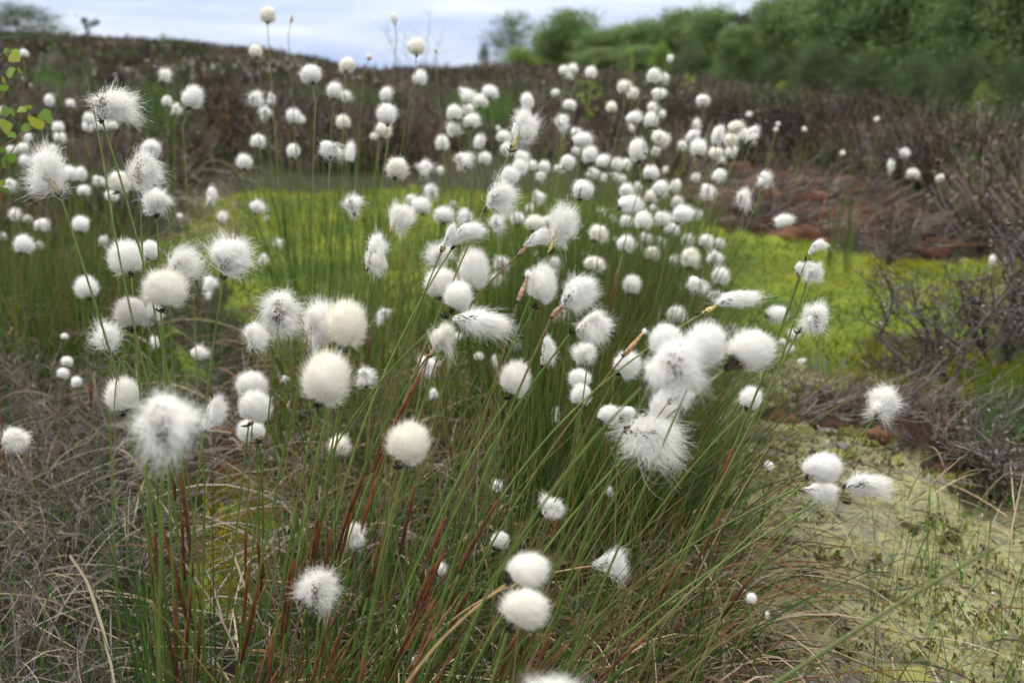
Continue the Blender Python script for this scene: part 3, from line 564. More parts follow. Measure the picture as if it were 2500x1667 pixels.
def zone_name(x, y):
    if x < 1000 and y < 158: return 'against the pale sky'
    if x < 130 and y < 470: return 'among the green birch leaves'
    if x < 600 and y < 360: return 'before the brown heather hill'
    if x < 330 and y < 560: return 'near the thin tan hearted tuft'
    if x < 330 and y < 700: return 'over the rushes below the birch sprig'
    if x < 620 and y >= 700: return 'near the brown sheathed bundle'
    if x < 640: return 'before the mossy hollow'
    if x < 800 and y < 270: return 'on the tall stalks under the sky'
    if x < 1010 and y < 330: return 'over the dark heather bank'
    if x < 1010 and y < 460: return 'at the upper edge of the yellow moss'
    if x < 1010 and y < 640: return 'over the yellow moss'
    if x < 1240 and y < 300: return 'around the bright green rush patch'
    if 1330 < x < 1660 and y < 220: return 'highest before the dark wood'
    if x >= 1880 and y < 520: return 'standing apart in the purple heather'
    if x >= 1690 and y < 400: return 'leaning into the purple heather'
    if x >= 1690 and y < 560: return 'before the brown peat bank'
    if x >= 1690 and y < 900: return 'beside the yellow green moss carpet'
    if x >= 1600 and y >= 900: return 'on the crusted mud'
    if y < 330: return 'at the top of the crowded drift'
    if y < 410: return 'in the upper crowd beyond the plume'
    if y < 470: return 'in the middle of the crowded drift'
    if y < 540: return 'along the lower crowd of the drift'
    if y < 620: return 'in the row above the dark green tussock'
    if y < 760: return 'in front of the dark green tussock leaves'
    return 'deep among the tussock stems'
def ordw(k):
    return ['first', 'second', 'third', 'fourth', 'fifth', 'sixth', 'seventh', 'eighth', 'ninth', 'tenth', 'eleventh', 'twelfth', 'thirteenth', 'fourteenth', 'fifteenth', 'sixteenth', 'seventeenth', 'eighteenth', 'nineteenth', 'twentieth', 'twentyfirst', 'twentysecond'][k]
def build_mid():
    items = []
    for cr_, lst in MID.items():
        for (cx, cy, s, kind) in lst:
            x, y = cv(cr_, (cx, cy)); sw, sh = (s if isinstance(s, tuple) else (s, s)); items.append([x, y, sw/2.8, sh/2.8, kind])
    # drop twin readings of one head along the seams of the survey
    keep = []
    for it in items:
        if all(math.hypot(it[0]-k[0], it[1]-k[1]) > .42*min(it[2], k[2]) for k in keep): keep.append(it)
    print('mid heads', len(keep))
    groups = {}
    for it in keep:
        big = it[2] > 1.0*38; key = (SHAPE[it[4]], zone_name(it[0], it[1])); groups.setdefault(key, []).append(it)
    lab = {}
    for (shp, zn), L_ in groups.items():
        L_.sort(key=lambda q: q[0])
        for k, it in enumerate(L_):
            if len(L_) == 1: lab[id(it)] = f'{shp} of cotton grass {zn}'
            elif len(L_) == 2:
                a, c = L_; o_ = L_[1-k]
                if abs(math.sqrt(it[2]*it[3])/math.sqrt(o_[2]*o_[3])-1) > .22: lab[id(it)] = f"{'larger' if it[2]*it[3] > o_[2]*o_[3] else 'smaller'} of two, {shp} {zn}"
                elif abs(it[1]-o_[1]) > 22: lab[id(it)] = f"{'upper' if it[1] < o_[1] else 'lower'} one of two, {shp} {zn}"
                else: lab[id(it)] = f"{'left' if k == 0 else 'right'} one of two, {shp} {zn}"
            else:
                sz = sorted(L_, key=lambda q: -q[2]*q[3])
                if sz[0] is it and it[2]*it[3] > 1.25*sz[1][2]*sz[1][3]: lab[id(it)] = f'biggest {shp} {zn}'
                else: lab[id(it)] = f'{shp} {zn}, {ordw(min(k, 21))} from left'
    for q in lab.values():
        if len(q.split()) > 16: print('LONG', q)
    for it in keep:
        x, y, w_, h_, kind = it
        s = math.sqrt(w_*h_); d = float(np.clip(FPX*.033/s, 1.1, 4.2))
        if s < 14: d = 5.5 if y < 330 else 3.2
        zmin = .17
        dm = (ZC-zmin)/max(1e-3, -(FW[2]-(y-H/2)/FPX*UP[2])) if y > HOR+10 else 9
        d = min(d, max(dm, .95))
        if y < 150: d = min(d, 2.2)
        if x > 1880 and y < 520: d = min(3.9, dm)
        O = at(x, y, d)
        db = d*1.03+.05; by = gpy(db)
        if 560 < x < 1030 and y < 430: bx = .4*x+.6*800
        elif x > 1880 or (x > 1600 and y > 900): bx = x-random.uniform(20, 60)
        elif x > 1000: bx = .6*x+.4*1340-40
        else: bx = x+random.uniform(-30, 60)
        # keep the stalk a natural length
        B = gpt(bx, by); B[2] = terr(B[0], B[1])
        if np.linalg.norm(O-B) > .75:
            B[:2] = O[:2]+(B[:2]-O[:2])*.45; B[2] = terr(B[0], B[1])
        axis = nrm(nrm(O-B)+np.array([0, 0, .5])+rng.normal(size=3)*.22)
        hx, hz = random.uniform(1.0, 1.2)*w_*.5*d/FPX, random.uniform(1.0, 1.2)*h_*.5*d/FPX
        asp = w_/h_
        ang = math.atan2(axis@RT, axis@UP) if .8 < asp < 1.25 else random.uniform(-.2, .2)
        if asp >= 1.25:      # lying heads: turn the long axis along the blown direction
            ang = math.radians(75); hx, hz = hz, hx
        ax_w = nrm(math.sin(ang)*RT+math.cos(ang)*UP+.12*rng.normal()*FW)
        A = O-ax_w*hz*.93
        root = empty(NAMEK, B); tag(root, lab[id(it)].replace(' ball showing', ' ball showing'), 'cotton grass', GRP)
        ctlp = (A+B)*.5+np.array([random.uniform(-.02, .02), 0, random.uniform(.0, .05)])
        lead = A-ax_w*.03
        cur = np.concatenate([A[None], bez(lead, ctlp, B, 11)[0]])
        sheath = [(random.uniform(.35, .6), .15)] if d < 1.9 and random.random() < .5 else None
        stem_parts(cur, root, B, .0011 if d < 2.5 else .0013, sheath, .3 if random.random() < .2 else 0, None, 4)
        ma, mc = random.choice(PROTO[kind])
        X = nrm(np.cross(ax_w, -FW)); X = X if X@RT > 0 else -X; Y = np.cross(ax_w, X)
        R3 = Matrix(np.stack([X, Y, ax_w], 1).tolist()).to_quaternion()
        roll = Quaternion((0, 0, 1), random.uniform(-.7, .7) if kind in 'doE' else random.uniform(-1.5, 1.5))
        o = bpy.data.objects.new('seed_head', ma); C.objects.link(o); o.parent = root
        o.location = O-B; o.rotation_mode = 'QUATERNION'; o.rotation_quaternion = R3 @ roll
        o.scale = (hx, (hx+hz)*.5 if abs(asp-1) < .3 else hx, hz)
        o2 = bpy.data.objects.new('bracts', mc); C.objects.link(o2); o2.parent = o
# ------------------------------------------------------------------ scattered plants
def scatter(poly, n, area_uniform=False):
    """ground points inside a patch of bog (the patch outlined as seen from the photographer's spot)"""
    q = np.array([gpt(px, max(py, HOR+12))[:2] for px, py in poly])
    lo, hi = q.min(0), q.max(0); out = []
    tot = 0
    while tot < n:
        p = lo+(hi-lo)*rng.random((4*n, 2)); k = inpoly(p[:, 0], p[:, 1], [tuple(v) for v in q]); out.append(p[k]); tot += k.sum()
    p = np.concatenate(out)[:n]
    return np.stack([p[:, 0], p[:, 1], terr(p[:, 0], p[:, 1])], 1)
def pick(cols, n, var=.25):
    c = np.array(cols)[rng.integers(0, len(cols), n)]
    return c*rng.uniform(1-var, 1+var, (n, 1))
G_ = [(.042, .100, .015), (.068, .138, .022), (.028, .064, .012), (.10, .155, .032)]
GB = [(.075, .16, .022), (.11, .20, .03), (.06, .13, .022)]
ST = [(.32, .25, .16), (.24, .18, .11), (.17, .13, .09), (.40, .32, .22)]
RB = [(.16, .06, .025), (.20, .09, .04), (.10, .035, .02)]
def blades(mb, P, h, lean, wd, cols, K=7, droop=0.0, tipc=None, tube=False):
    n = len(P); h = np.broadcast_to(h, (n,))[:, None]; t = np.linspace(0, 1, K)[None, :, None]
    lean = np.asarray(lean).reshape(-1, 2)
    lx = np.concatenate([np.broadcast_to(lean, (n, 2)), np.zeros((n, 1))], 1)[:, None]
    up = np.sqrt(np.maximum(.08, 1-(lx[..., :2]**2).sum(-1, keepdims=True)*.8))
    Q = P[:, None]+h[:, None]*(t*np.array([0, 0, 1])*up*(1-droop*t*t)+lx*(.45*t+.55*t**2))
    cc = np.repeat(cols[:, None], K, 1)
    if tipc is not None:
        f = (np.linspace(0, 1, K)**3)[None, :, None]*(rng.random((n, 1, 1)) < .55); cc = cc*(1-f)+np.array(tipc)*f
    prof = np.interp(np.linspace(0, 1, K), [0, .5, 1], [1, .8, .12])[None]
    if tube: mb.tubes(Q, wd*.5*prof*rng.uniform(.7, 1.2, (n, 1)), cc, 4)
    else: mb.ribbons(Q, wd*prof*rng.uniform(.7, 1.3, (n, 1)), cc)
def leanv(P, cx, cy, fan, wind, jit):
    v = P[:, :2]-np.array([cx, cy]); v = v/np.maximum(.05, np.linalg.norm(v, axis=1, keepdims=True))
    return v*fan*rng.uniform(.2, 1.2, (len(P), 1))+np.array(wind)+rng.normal(size=(len(P), 2))*jit
# --- dark green tussock of the cotton grass
mb = MB()
core = [(1280, 1080), (1480, 980), (1660, 1010), (1710, 1180), (1700, 1420), (1500, 1500), (1300, 1420), (1220, 1220)]
P = scatter(core, 2600); c0 = gpt(1480, 1230)
blades(mb, P, rng.uniform(.20, .40, 2600), leanv(P, c0[0]-.12, c0[1], .32, (.13, -.02), .17), .0021, pick(G_*5+ST[2:3]+RB[:1], 2600), tipc=(.16, .13, .04))
P = scatter([(1130, 1000), (1300, 800), (1500, 760), (1680, 790), (1720, 960), (1680, 1050), (1300, 1120)], 2400)
blades(mb, P, rng.uniform(.24, .42, 2400), leanv(P, *gpt(1430, 900)[:2], .14, (.05, 0), .13), .0024, pick(G_*6+RB[:1], 2400), tipc=(.13, .15, .04))
P = scatter([(620, 1500), (900, 1300), (1300, 1350), (1650, 1500), (1700, 1900), (1500, 2150), (700, 2150), (600, 1800)], 900)
blades(mb, P, rng.uniform(.16, .36, 900), leanv(P, *gpt(1000, 1900)[:2], .30, (.20, 0), .30), .0022, pick(G_*4+ST[1:3], 900), tipc=(.3, .2, .08))
P = scatter([(700, 900), (1000, 780), (1150, 800), (1150, 1100), (900, 1300), (640, 1250)], 900)
blades(mb, P, rng.uniform(.16, .34, 900), leanv(P, *gpt(950, 1000)[:2], .2, (.08, 0), .2), .0022, pick(G_, 900), tipc=(.3, .2, .08))
P = scatter([(1450, 1420), (1740, 1250), (1800, 1420), (1760, 1800), (1400, 1900)], 420)
blades(mb, P, rng.uniform(.12, .28, 420), leanv(P, *gpt(1400, 1500)[:2], .45, (.2, -.05), .25), .0019, pick(G_*3+ST+RB[:2], 420), droop=.2)
tag(mb.build('tussock_leaves', M['blade']), 'dark green wiry tussock leaves massed beneath the cotton grass heads', 'grass', kind='stuff')
# --- left bundle of sheathed leaf stalks
mb = MB(); P = np.array([gpt(px, py) for px, py in zip(rng.normal(455, 38, 70), rng.uniform(1900, 2250, 70))])
lv = np.stack([(P[:, 0]-gpt(455, 2050)[0])*1.6+rng.normal(0, .07, 70), rng.normal(-.02, .08, 70)], 1)
blades(mb, P, rng.uniform(.18, .40, 70), lv, .0024, pick(G_, 70), K=9, tube=True)
P = np.array([gpt(px, py) for px, py in zip(rng.uniform(480, 1250, 120), rng.uniform(1950, 2250, 120))])
blades(mb, P, rng.uniform(.18, .38, 120), np.stack([rng.normal(.38, .12, 120), rng.normal(0, .1, 120)], 1), .0022, pick(G_*3+RB, 120), K=9, tube=True)
tag(mb.build('stalk_leaves', M['stem']), 'green upright leaf stalks crowded around the leaning flower stalks low in front', 'grass', kind='stuff')
mb = MB()
for px, n_ in ((455, 20), (560, 7), (760, 12), (980, 16), (1200, 12)):
    P = np.array([gpt(a, b) for a, b in zip(rng.normal(px, 45, n_), rng.uniform(1850, 2150, n_))])
    P[:, 2] += rng.uniform(.02, .14, n_)
    lx = rng.normal(.02 if px < 500 else .36, .10, n_)
    blades(mb, P, rng.uniform(.08, .17, n_), np.stack([lx, rng.normal(0, .08, n_)], 1), .0040, pick(RB, n_, .35), K=7, tube=True, tipc=(.40, .25, .12))
tag(mb.build('sheath_leaves', M['sheath']), 'rust brown pointed leaf sheaths among the lower stems', 'grass', kind='stuff')
# --- rushes and grasses round about
mb = MB()
P = scatter([(-120, 700), (330, 690), (370, 860), (300, 1000), (-150, 1000)], 1500)
blades(mb, P, rng.uniform(.14, .36, 1500), leanv(P, *gpt(100, 850)[:2], .15, (.05, 0), .2), .0028, pick(G_*2+[(.12, .17, .04), (.14, .08, .03)], 1500), tipc=(.2, .15, .05))
P = scatter([(640, 660), (940, 650), (960, 770), (700, 800)], 120)
blades(mb, P, rng.uniform(.35, .62, 120), leanv(P, *gpt(800, 700)[:2], .14, (-.05, 0), .12), .003, pick(G_, 120), tipc=(.25, .15, .05))
P = scatter([(980, 620), (1150, 560), (1500, 560), (1700, 620), (1740, 760), (1100, 800)], 520)
blades(mb, P, rng.uniform(.22, .45, 520), leanv(P, *gpt(1400, 650)[:2], .12, (.14, 0), .14), .003, pick(G_, 520), tipc=(.3, .2, .08))
tag(mb.build('rushes', M['blade']), 'thin green and brown rushes around the mossy hollow', 'rushes', kind='stuff')
mb = MB()
for poly, n_, hh in (([(1080, 320), (1240, 310), (1250, 370), (1090, 380)], 1300, .42), ([(690, 300), (880, 290), (960, 330), (930, 370), (700, 350)], 1500, .42), ([(330, 390), (430, 370), (480, 420), (360, 450)], 500, .35), ([(70, 225), (240, 215), (260, 250), (80, 262)], 500, .4), ([(1540, 300), (1700, 290), (1760, 340), (1560, 350)], 500, .3)):
    P = scatter(poly, n_); blades(mb, P, rng.uniform(.5, 1, n_)*hh, rng.normal(0, .22, (n_, 2)), .007, pick(GB, n_), K=5)
P = scatter([(2015, 640), (2075, 640), (2080, 690), (2010, 690)], 24)
blades(mb, P, rng.uniform(.15, .40, 24), rng.normal(0, .14, (24, 2)), .004, pick(G_, 24), K=6)
P = scatter([(2080, 1330), (2330, 1280), (2560, 1330), (2620, 1700), (2620, 2050), (2000, 2050), (2120, 1600)], 150)
blades(mb, P, rng.uniform(.05, .17, 150), rng.normal(0, .2, (150, 2)), .0016, pick(GB, 150), K=7)
P = scatter([(1650, 1250), (2300, 1150), (2560, 1280), (2560, 2000), (1600, 2000)], 130)
blades(mb, P, rng.uniform(.04, .15, 130), rng.normal(0, .28, (130, 2)), .0017, pick(GB+ST, 130), K=6, droop=.2)
P = scatter([(2330, 1000), (2560, 960), (2560, 1180), (2350, 1180)], 130)
blades(mb, P, rng.uniform(.08, .2, 130), rng.normal(0, .2, (130, 2)), .0022, pick(GB, 130), K=6)
P = scatter([(-150, 980), (430, 960), (450, 2050), (-200, 2050)], 330)
blades(mb, P, rng.uniform(.06, .2, 330), rng.normal(.05, .25, (330, 2)), .0018, pick(GB+G_, 330), K=6)
P = scatter([(300, 660), (520, 510), (900, 480), (1100, 620), (700, 720), (330, 720)], 750); P = P[fbm(P[:, 0]*3, P[:, 1]*3, 91.0) > .45]; n_ = len(P)
blades(mb, P, rng.uniform(.05, .2, n_), rng.normal(.03, .25, (n_, 2)), .003, pick(GB*2+G_+ST[1:2], n_), K=6)
tag(mb.build('fresh_grass', M['blade']), 'fresh bright green grass blades in scattered patches', 'grass', kind='stuff')
def clear_of_moss(P):
    a, b_, c_ = zone(P[:, 0], P[:, 1]); return P[~(a | b_)]
# --- bleached straw and litter
mb = MB()
def litter(poly, n_, cols, ln=(.08, .26), wd=.0026, lift=.06):
    P = scatter(poly, n_); a = rng.uniform(0, 6.283, n_); L_ = rng.uniform(*ln, n_)
    D = np.stack([np.cos(a), np.sin(a), np.zeros(n_)], 1)*L_[:, None]
    A = P+np.array([0, 0, 1])*rng.uniform(.0, lift, (n_, 1)); Bm = A+D*.5+np.array([0, 0, 1])*rng.uniform(0, lift*1.6, (n_, 1)); E_ = A+D+np.array([0, 0, 1])*rng.uniform(-.6*lift, lift*.5, (n_, 1))
    Q = bez(A, Bm, E_, 7); Q[..., 2] = np.maximum(Q[..., 2], terr(Q[..., 0], Q[..., 1])+.002)
    mb.ribbons(Q, np.interp(np.linspace(0, 1, 7), [0, .5, 1], [1, .9, .3])[None]*wd*rng.uniform(.5, 1.3, (n_, 1)), pick(cols, n_))
GREYT = [(.15, .128, .12), (.20, .175, .165), (.095, .078, .072), (.25, .22, .19)]
litter([(420, 1100), (700, 1000), (1300, 1250), (1700, 1400), (1780, 2100), (420, 2150)], 1500, ST+GREYT*2+RB, wd=.0021)
litter([(-150, 1100), (400, 1100), (420, 2150), (-250, 2150)], 260, ST+GREYT*2, wd=.0021)
litter([(600, 800), (1200, 900), (1300, 1250), (600, 1250)], 900, ST+GREYT+RB, wd=.0023)
litter([(1480, 1450), (1760, 1380), (1850, 1650), (1700, 2050), (1350, 2050)], 900, ST+ST+RB, wd=.0022)
litter([(-150, 650), (380, 640), (400, 1000), (-150, 1100)], 700, ST+RB+GREYT, wd=.003)
litter([(1650, 1150), (2550, 1150), (2560, 2000), (1650, 2000)], 170, ST, wd=.0018, lift=.04)
litter(LICH[0], 900, [(.05, .04, .03), (.09, .07, .045), (.10, .095, .03), (.16, .14, .12)], ln=(.01, .05), wd=.0024, lift=.008)
litter(LICH[0], 260, GREYT*2+ST+RB, ln=(.05, .2), wd=.0017, lift=.02)
litter([(380, 480), (600, 470), (620, 680), (400, 700)], 250, ST+GREYT, wd=.003, lift=.12)
for poly, n_ in (([(-200, 640), (1100, 640), (1500, 900), (1800, 1400), (1780, 2150), (-250, 2150)], 12000), ([(-250, 440), (600, 430), (640, 640), (-200, 680)], 2200), ([(1150, 480), (1700, 480), (1740, 640), (1100, 640)], 900), ([(2220, 990), (2620, 960), (2700, 1700), (2480, 1600), (2420, 1250)], 2200)):
    P = clear_of_moss(scatter(poly, n_)); n_ = len(P)
    blades(mb, P, rng.uniform(.02, .10, n_), rng.normal(0, .45, (n_, 2)), .0026, pick(G_*3+ST[1:3]+GREYT[:1]+[(.035, .065, .015), (.05, .035, .02)]*4, n_)*.9, K=5, droop=.3)
tag(mb.build('dead_grass', M['straw']), 'bleached straw and dead grass litter tangled over the bog floor', 'dead grass', kind='stuff')
# --- moss sprigs give the carpet its nap
mb = MB()
for poly, n_, hh in zip(MOSS, (9000, 1500, 1500, 1500, 500), (.022, .02, .02, .018, .016)):
    P = scatter(poly, n_); f = fbm(P[:, 0]*2.2, P[:, 1]*2.2, 12.0)[:, None]; f = np.clip((f-.3)*3, 0, 1)
    cols = (np.array([.10, .16, .02])*(1-f)+np.array([.36, .33, .03])*f)*rng.uniform(.6, 1.2, (n_, 1))
    P[:, 2] += .012
    blades(mb, P, rng.uniform(.4, 1.2, n_)*hh, rng.normal(0, .4, (n_, 2)), .006, cols, K=3)
P = scatter(LICH[0], 520); P = P[fbm(P[:, 0]*4, P[:, 1]*4, 71.0) > .44]
for p in P:
    r_ = rng.uniform(.006, .024); q = MB(); q.ellipsoid(p, (r_*rng.uniform(.8, 1.8), r_*rng.uniform(.8, 1.4), r_*rng.uniform(.25, .6)), np.zeros(3), 9, 6, .25)
    mb.add(q.V[0], q.F[0], np.array(random.choice([(.20, .21, .06), (.27, .28, .09), (.11, .12, .035), (.16, .15, .11), (.06, .05, .03), (.22, .21, .19)])))
P = scatter(LICH[0], 7000); f = fbm(P[:, 0]*9, P[:, 1]*9, 33.0); P = P[f > .47]; n_ = len(P); P[:, 2] += .006
blades(mb, P, rng.uniform(.004, .013, n_), rng.normal(0, .5, (n_, 2)), .005, pick([(.20, .21, .05), (.28, .29, .08), (.12, .13, .04), (.17, .16, .10), (.07, .06, .03)], n_), K=3)
tag(mb.build('moss', M['moss']), 'yellow green sphagnum moss sprigs carpeting the wet hollow', 'moss', kind='stuff')
mb = MB(); P = scatter(LICH[0], 800); P[:, 2] += .004
mb.leaves(P, rng.uniform(.003, .010, 800), np.array([.72, .71, .68])*rng.uniform(.5, 1.1, (800, 1)), .7, np.array([0, 0, 1.]))
P = scatter([(400, 1150), (1300, 1150), (1500, 1900), (500, 1900)], 70); P[:, 2] += .02
mb.leaves(P, rng.uniform(.006, .014, 70), np.array([.75, .74, .71])*rng.uniform(.7, 1.1, (70, 1)), .7)
tag(mb.build('fallen_fluff', M['fluff']), 'scraps of white fluff and pale petals shed on the ground', 'fluff', kind='stuff')
# curled dry crusts of peat skin on the mud
mb = MB(); P = scatter([(1720, 1200), (2450, 1180), (2450, 1700), (1750, 1750)], 26)
for p in P:
    s = rng.uniform(.007, .022); a = rng.uniform(0, 6.28); u = np.linspace(-1, 1, 7); v = np.linspace(-1, 1, 5); uu, vv = np.meshgrid(u, v)
    X = uu*s*(1-.3*vv**2); Y = vv*s*.6; Z = (uu**2*.3+vv*.2+.2)*s*.6+.003*rng.normal(size=uu.shape)
    q = np.stack([p[0]+X*math.cos(a)-Y*math.sin(a), p[1]+X*math.sin(a)+Y*math.cos(a), p[2]+Z], -1); i = np.arange(35).reshape(5, 7)
    mb.add(q, np.stack([i[:-1, :-1], i[:-1, 1:], i[1:, 1:], i[1:, :-1]], -1), np.array([.075, .068, .022])*rng.uniform(.5, 1.6))
tag(mb.build('peat_crust', M['moss']), 'curled olive brown flakes of dried peat skin on the mud', 'peat crust', kind='stuff')
# ------------------------------------------------------------------ heather moor
HC = [(.165, .138, .138), (.04, .030, .026), (.092, .065, .058), (.112, .083, .078), (.058, .044, .038), (.155, .127, .127), (.06, .07, .03), (.115, .070, .042), (.075, .09, .034), (.145, .115, .085)]
def heather(mb, P, h, m, wd, cols, flakes=26, fs=.012):
    n = len(P); h = np.broadcast_to(h, (n,))*(.55+.95*fbm(P[:, 0]*1.3, P[:, 1]*1.3, 21.0))
    base = np.repeat(P, m, 0); hh = np.repeat(h, m)[:, None]
    ang = rng.uniform(0, 6.283, (n*m, 1)); sp = np.sqrt(rng.random((n*m, 1)))*.75
    D = np.concatenate([np.cos(ang)*sp, np.sin(ang)*sp, np.sqrt(1-.75*sp**2)*rng.uniform(.6, 1.05, (n*m, 1))], 1)
    tip = base+D*hh; ctl = base+D*hh*.5+rng.normal(size=(n*m, 3))*hh*.10
    pt = fbm(P[:, 0]*.75+4, P[:, 1]*.75, 41.0, 3); gp = fbm(P[:, 0]*.9, P[:, 1]*.9+9, 57.0, 3)
    pc = pick(cols, n, .45)*np.interp(pt, [.3, .45, .6], [.45, .95, 1.5])[:, None]; gr = (gp > .52)[:, None] & (rng.random((n, 1)) < .7); pc = np.where(gr, pick([(.07, .11, .03), (.10, .13, .04), (.05, .08, .025)], n), pc)
    cl = np.repeat(pc, m, 0)*rng.uniform(.6, 1.45, (n*m, 1))
    alt = rng.random((n*m, 1)) < .22; cl = np.where(alt, pick(cols, n*m, .3), cl)
    mb.ribbons(bez(base, ctl, tip, 4), np.array([.5, 1.0, 1.1, .4])[None]*wd*rng.uniform(.6, 1.4, (n*m, 1)), cl)
    if flakes:
        k = rng.integers(0, n*m, n*flakes); f = rng.uniform(.35, 1.05, (n*flakes, 1))
        Q = base[k]+(tip-base)[k]*f+rng.normal(size=(n*flakes, 3))*hh[k]*.07
        mb.leaves(Q, fs*rng.uniform(.6, 1.5, n*flakes), cl[k]*rng.uniform(.8, 1.4, (n*flakes, 1)), .6)
mb = MB()
right = [(1630, 480), (1760, 440), (2050, 455), (2200, 500), (2330, 560), (2400, 630), (2560, 640), (2560, 300), (1900, 265), (1300, 290), (1000, 300), (1000, 380), (1300, 400), (1500, 430)]
P = clear_of_moss(scatter(right, 1700)); heather(mb, P, rng.uniform(.14, .40, len(P)), 22, .006, HC, 70, .018)
P = clear_of_moss(scatter([(-150, 440), (330, 440), (430, 490), (520, 425), (760, 440), (1060, 430), (1050, 300), (500, 300), (-150, 300)], 1900)); heather(mb, P, rng.uniform(.12, .34, len(P)), 20, .006, HC, 62, .018)
P = clear_of_moss(scatter([(-150, 640), (330, 600), (400, 470), (330, 430), (-150, 440)], 500)); heather(mb, P, rng.uniform(.12, .3, len(P)), 18, .006, HC+[(.12, .12, .04)], 20, .010)
# beyond nine metres: out to the crest of the moor
n_ = 7000; az = np.radians(rng.uniform(-36, 36, n_)); rc = np.interp(az, AZ, RCR); r0 = 8.0; r = np.sqrt(r0**2+(np.minimum(rc*1.15, 70)**2-r0**2)*rng.random(n_)**1.35)
P = np.stack([r*np.sin(az), r*np.cos(az)], 1); P = np.concatenate([P, terr(P[:, 0], P[:, 1])[:, None]], 1)
hs = rng.uniform(.2, .42, n_)*np.clip(.75+.5*fbm(P[:, 0]*.4, P[:, 1]*.4, 3.0), .6, 1.5)
for lo, hi, wd, fl, fs in ((8, 16, .010, 34, .026), (16, 30, .020, 20, .045), (30, 90, .04, 14, .08)):
    k = (r >= lo) & (r < hi); heather(mb, P[k], hs[k]*(1 if lo < 30 else 1.15), 16, wd, HC, fl, fs)
tag(mb.build('heather', M['twig']), 'purple brown heather covering the moor up to the skyline', 'heather', kind='stuff')
# dead heather scrub close by, lower corner
mb = MB()
def twiggy(mb, P0, D0, L0, r0, depth, cols, gen=0, kids=4, spread=.7):
    n = len(P0)
    E_ = P0+D0*L0[:, None]; ctl = P0+D0*L0[:, None]*.5+rng.normal(size=(n, 3))*L0[:, None]*.14
    Q = bez(P0, ctl, E_, 5); cl = pick(cols, n, .3)
    if r0 > .0012: mb.tubes(Q, np.linspace(1, .6, 5)[None]*r0*np.ones((n, 1)), cl, 4)
    else: mb.ribbons(Q, np.linspace(1, .5, 5)[None]*2*r0*np.ones((n, 1)), cl)
    ends = [E_]
    if depth > 0:
        k = rng.integers(0, 5, n*kids); i = np.repeat(np.arange(n), kids); k = np.clip(k, 1, 4)
        p = Q[i, k]; d = nrm(D0[i]+rng.normal(size=(n*kids, 3))*spread+np.array([0, 0, .15]))
        ends += twiggy(mb, p, d, L0[i]*rng.uniform(.4, .8, n*kids), r0*.62, depth-1, cols, gen+1, kids, spread)
    return ends
P = scatter([(-200, 1000), (180, 960), (340, 1100), (360, 1500), (300, 2100), (-200, 2150)], 150)
twiggy(mb, P, nrm(rng.normal(size=(150, 3))*np.array([.7, .7, .25])+np.array([-.05, 0, .75])), rng.uniform(.05, .15, 150), .0015, 3, GREYT+[(.12, .085, .07), (.21, .18, .17)], kids=4, spread=.75)
P = scatter([(260, 1000), (420, 960), (640, 1000), (560, 1250), (300, 1200)], 22)
twiggy(mb, P, nrm(rng.normal(size=(22, 3))*np.array([.7, .7, .25])+np.array([0, 0, .7])), rng.uniform(.05, .10, 22), .0013, 2, GREYT, kids=4, spread=.8)
tag(mb.build('dead_heather', M['twig']), 'tangle of bare grey dead heather twigs filling the lower corner', 'heather', kind='stuff')
# stick litter on the peat
mb = MB()
P = scatter(PEAT[0], 1500); a = rng.normal(.1, .9, 1500); D = np.stack([np.cos(a), np.sin(a)*.6, rng.uniform(-.05, .35, 1500)], 1)
P[:, 2] += .02
twiggy(mb, P[:330], nrm(D[:330]), rng.uniform(.07, .26, 330), .003, 1, GREYT+RB[1:2]+[(.10, .075, .07), (.06, .04, .035), (.05, .03, .025)], kids=3, spread=.5)
P = scatter(PEAT[1], 260); a = rng.normal(.1, .9, 260); D = np.stack([np.cos(a), np.sin(a)*.6, rng.uniform(0, .5, 260)], 1)
twiggy(mb, P, nrm(D), rng.uniform(.05, .16, 260), .0018, 1, GREYT+[(.13, .10, .10)]*2, kids=4, spread=.6)
tag(mb.build('fallen_sticks', M['twig']), 'broken heather sticks and fibres strewn over the bare brown peat', 'sticks', kind='stuff')
def bush(base_px, stems, L0, lean, label, white=.5, depth=4, kids=4, d=None, name='heather_bush'):
    B = gpt(*base_px); B[2] = terr(B[0], B[1])-.01
    root = empty(name, B); tag(root, label, 'heather bush', 'leggy heather bushes by the mud')
    mb = MB(); D = nrm(np.array(lean)+rng.normal(size=(stems, 3))*np.array([.4, .4, .15]))
    ends = twiggy(mb, np.repeat(B[None], stems, 0)+rng.normal(size=(stems, 3))*np.array([.003, .003, 0]), D, rng.uniform(.7, 1.2, stems)*L0, .0050, depth, [(.12, .102, .096), (.17, .148, .14), (.085, .068, .06)], kids=kids, spread=.62)
    mb.build('branches', M['twig'], root, B)
    e = np.concatenate(ends[-max(1, len(ends)-2):]); e = e[rng.random(len(e)) < .9]
    f = MB(); k = rng.integers(0, len(e), max(260, int(len(e)*.45))); p = e[k]+rng.normal(size=(len(k), 3))*.010
    wsel = (fbm(p[:, 0]*6, p[:, 2]*6, 2.0) > 1-white-.12)[:, None]
    cl = np.where(wsel, np.array([.23, .205, .20]), np.array([.10, .075, .068]))*rng.uniform(.6, 1.2, (len(k), 1))
    f.leaves(p, rng.uniform(.005, .012, len(k)), cl, .7); f.build('dry_flowers', M['twig'], root, B)  # loose flakes of dry heather flower scattered round the twig ends
bush((2310, 945), 5, .17, (-.25, 0, .8), 'leggy grey brown heather bush with silvery dry flowers on a thin crooked trunk', .42)
bush((2440, 900), 6, .20, (.1, 0, .9), 'taller dark twiggy heather bush at the picture edge beside the silvery one', .30)
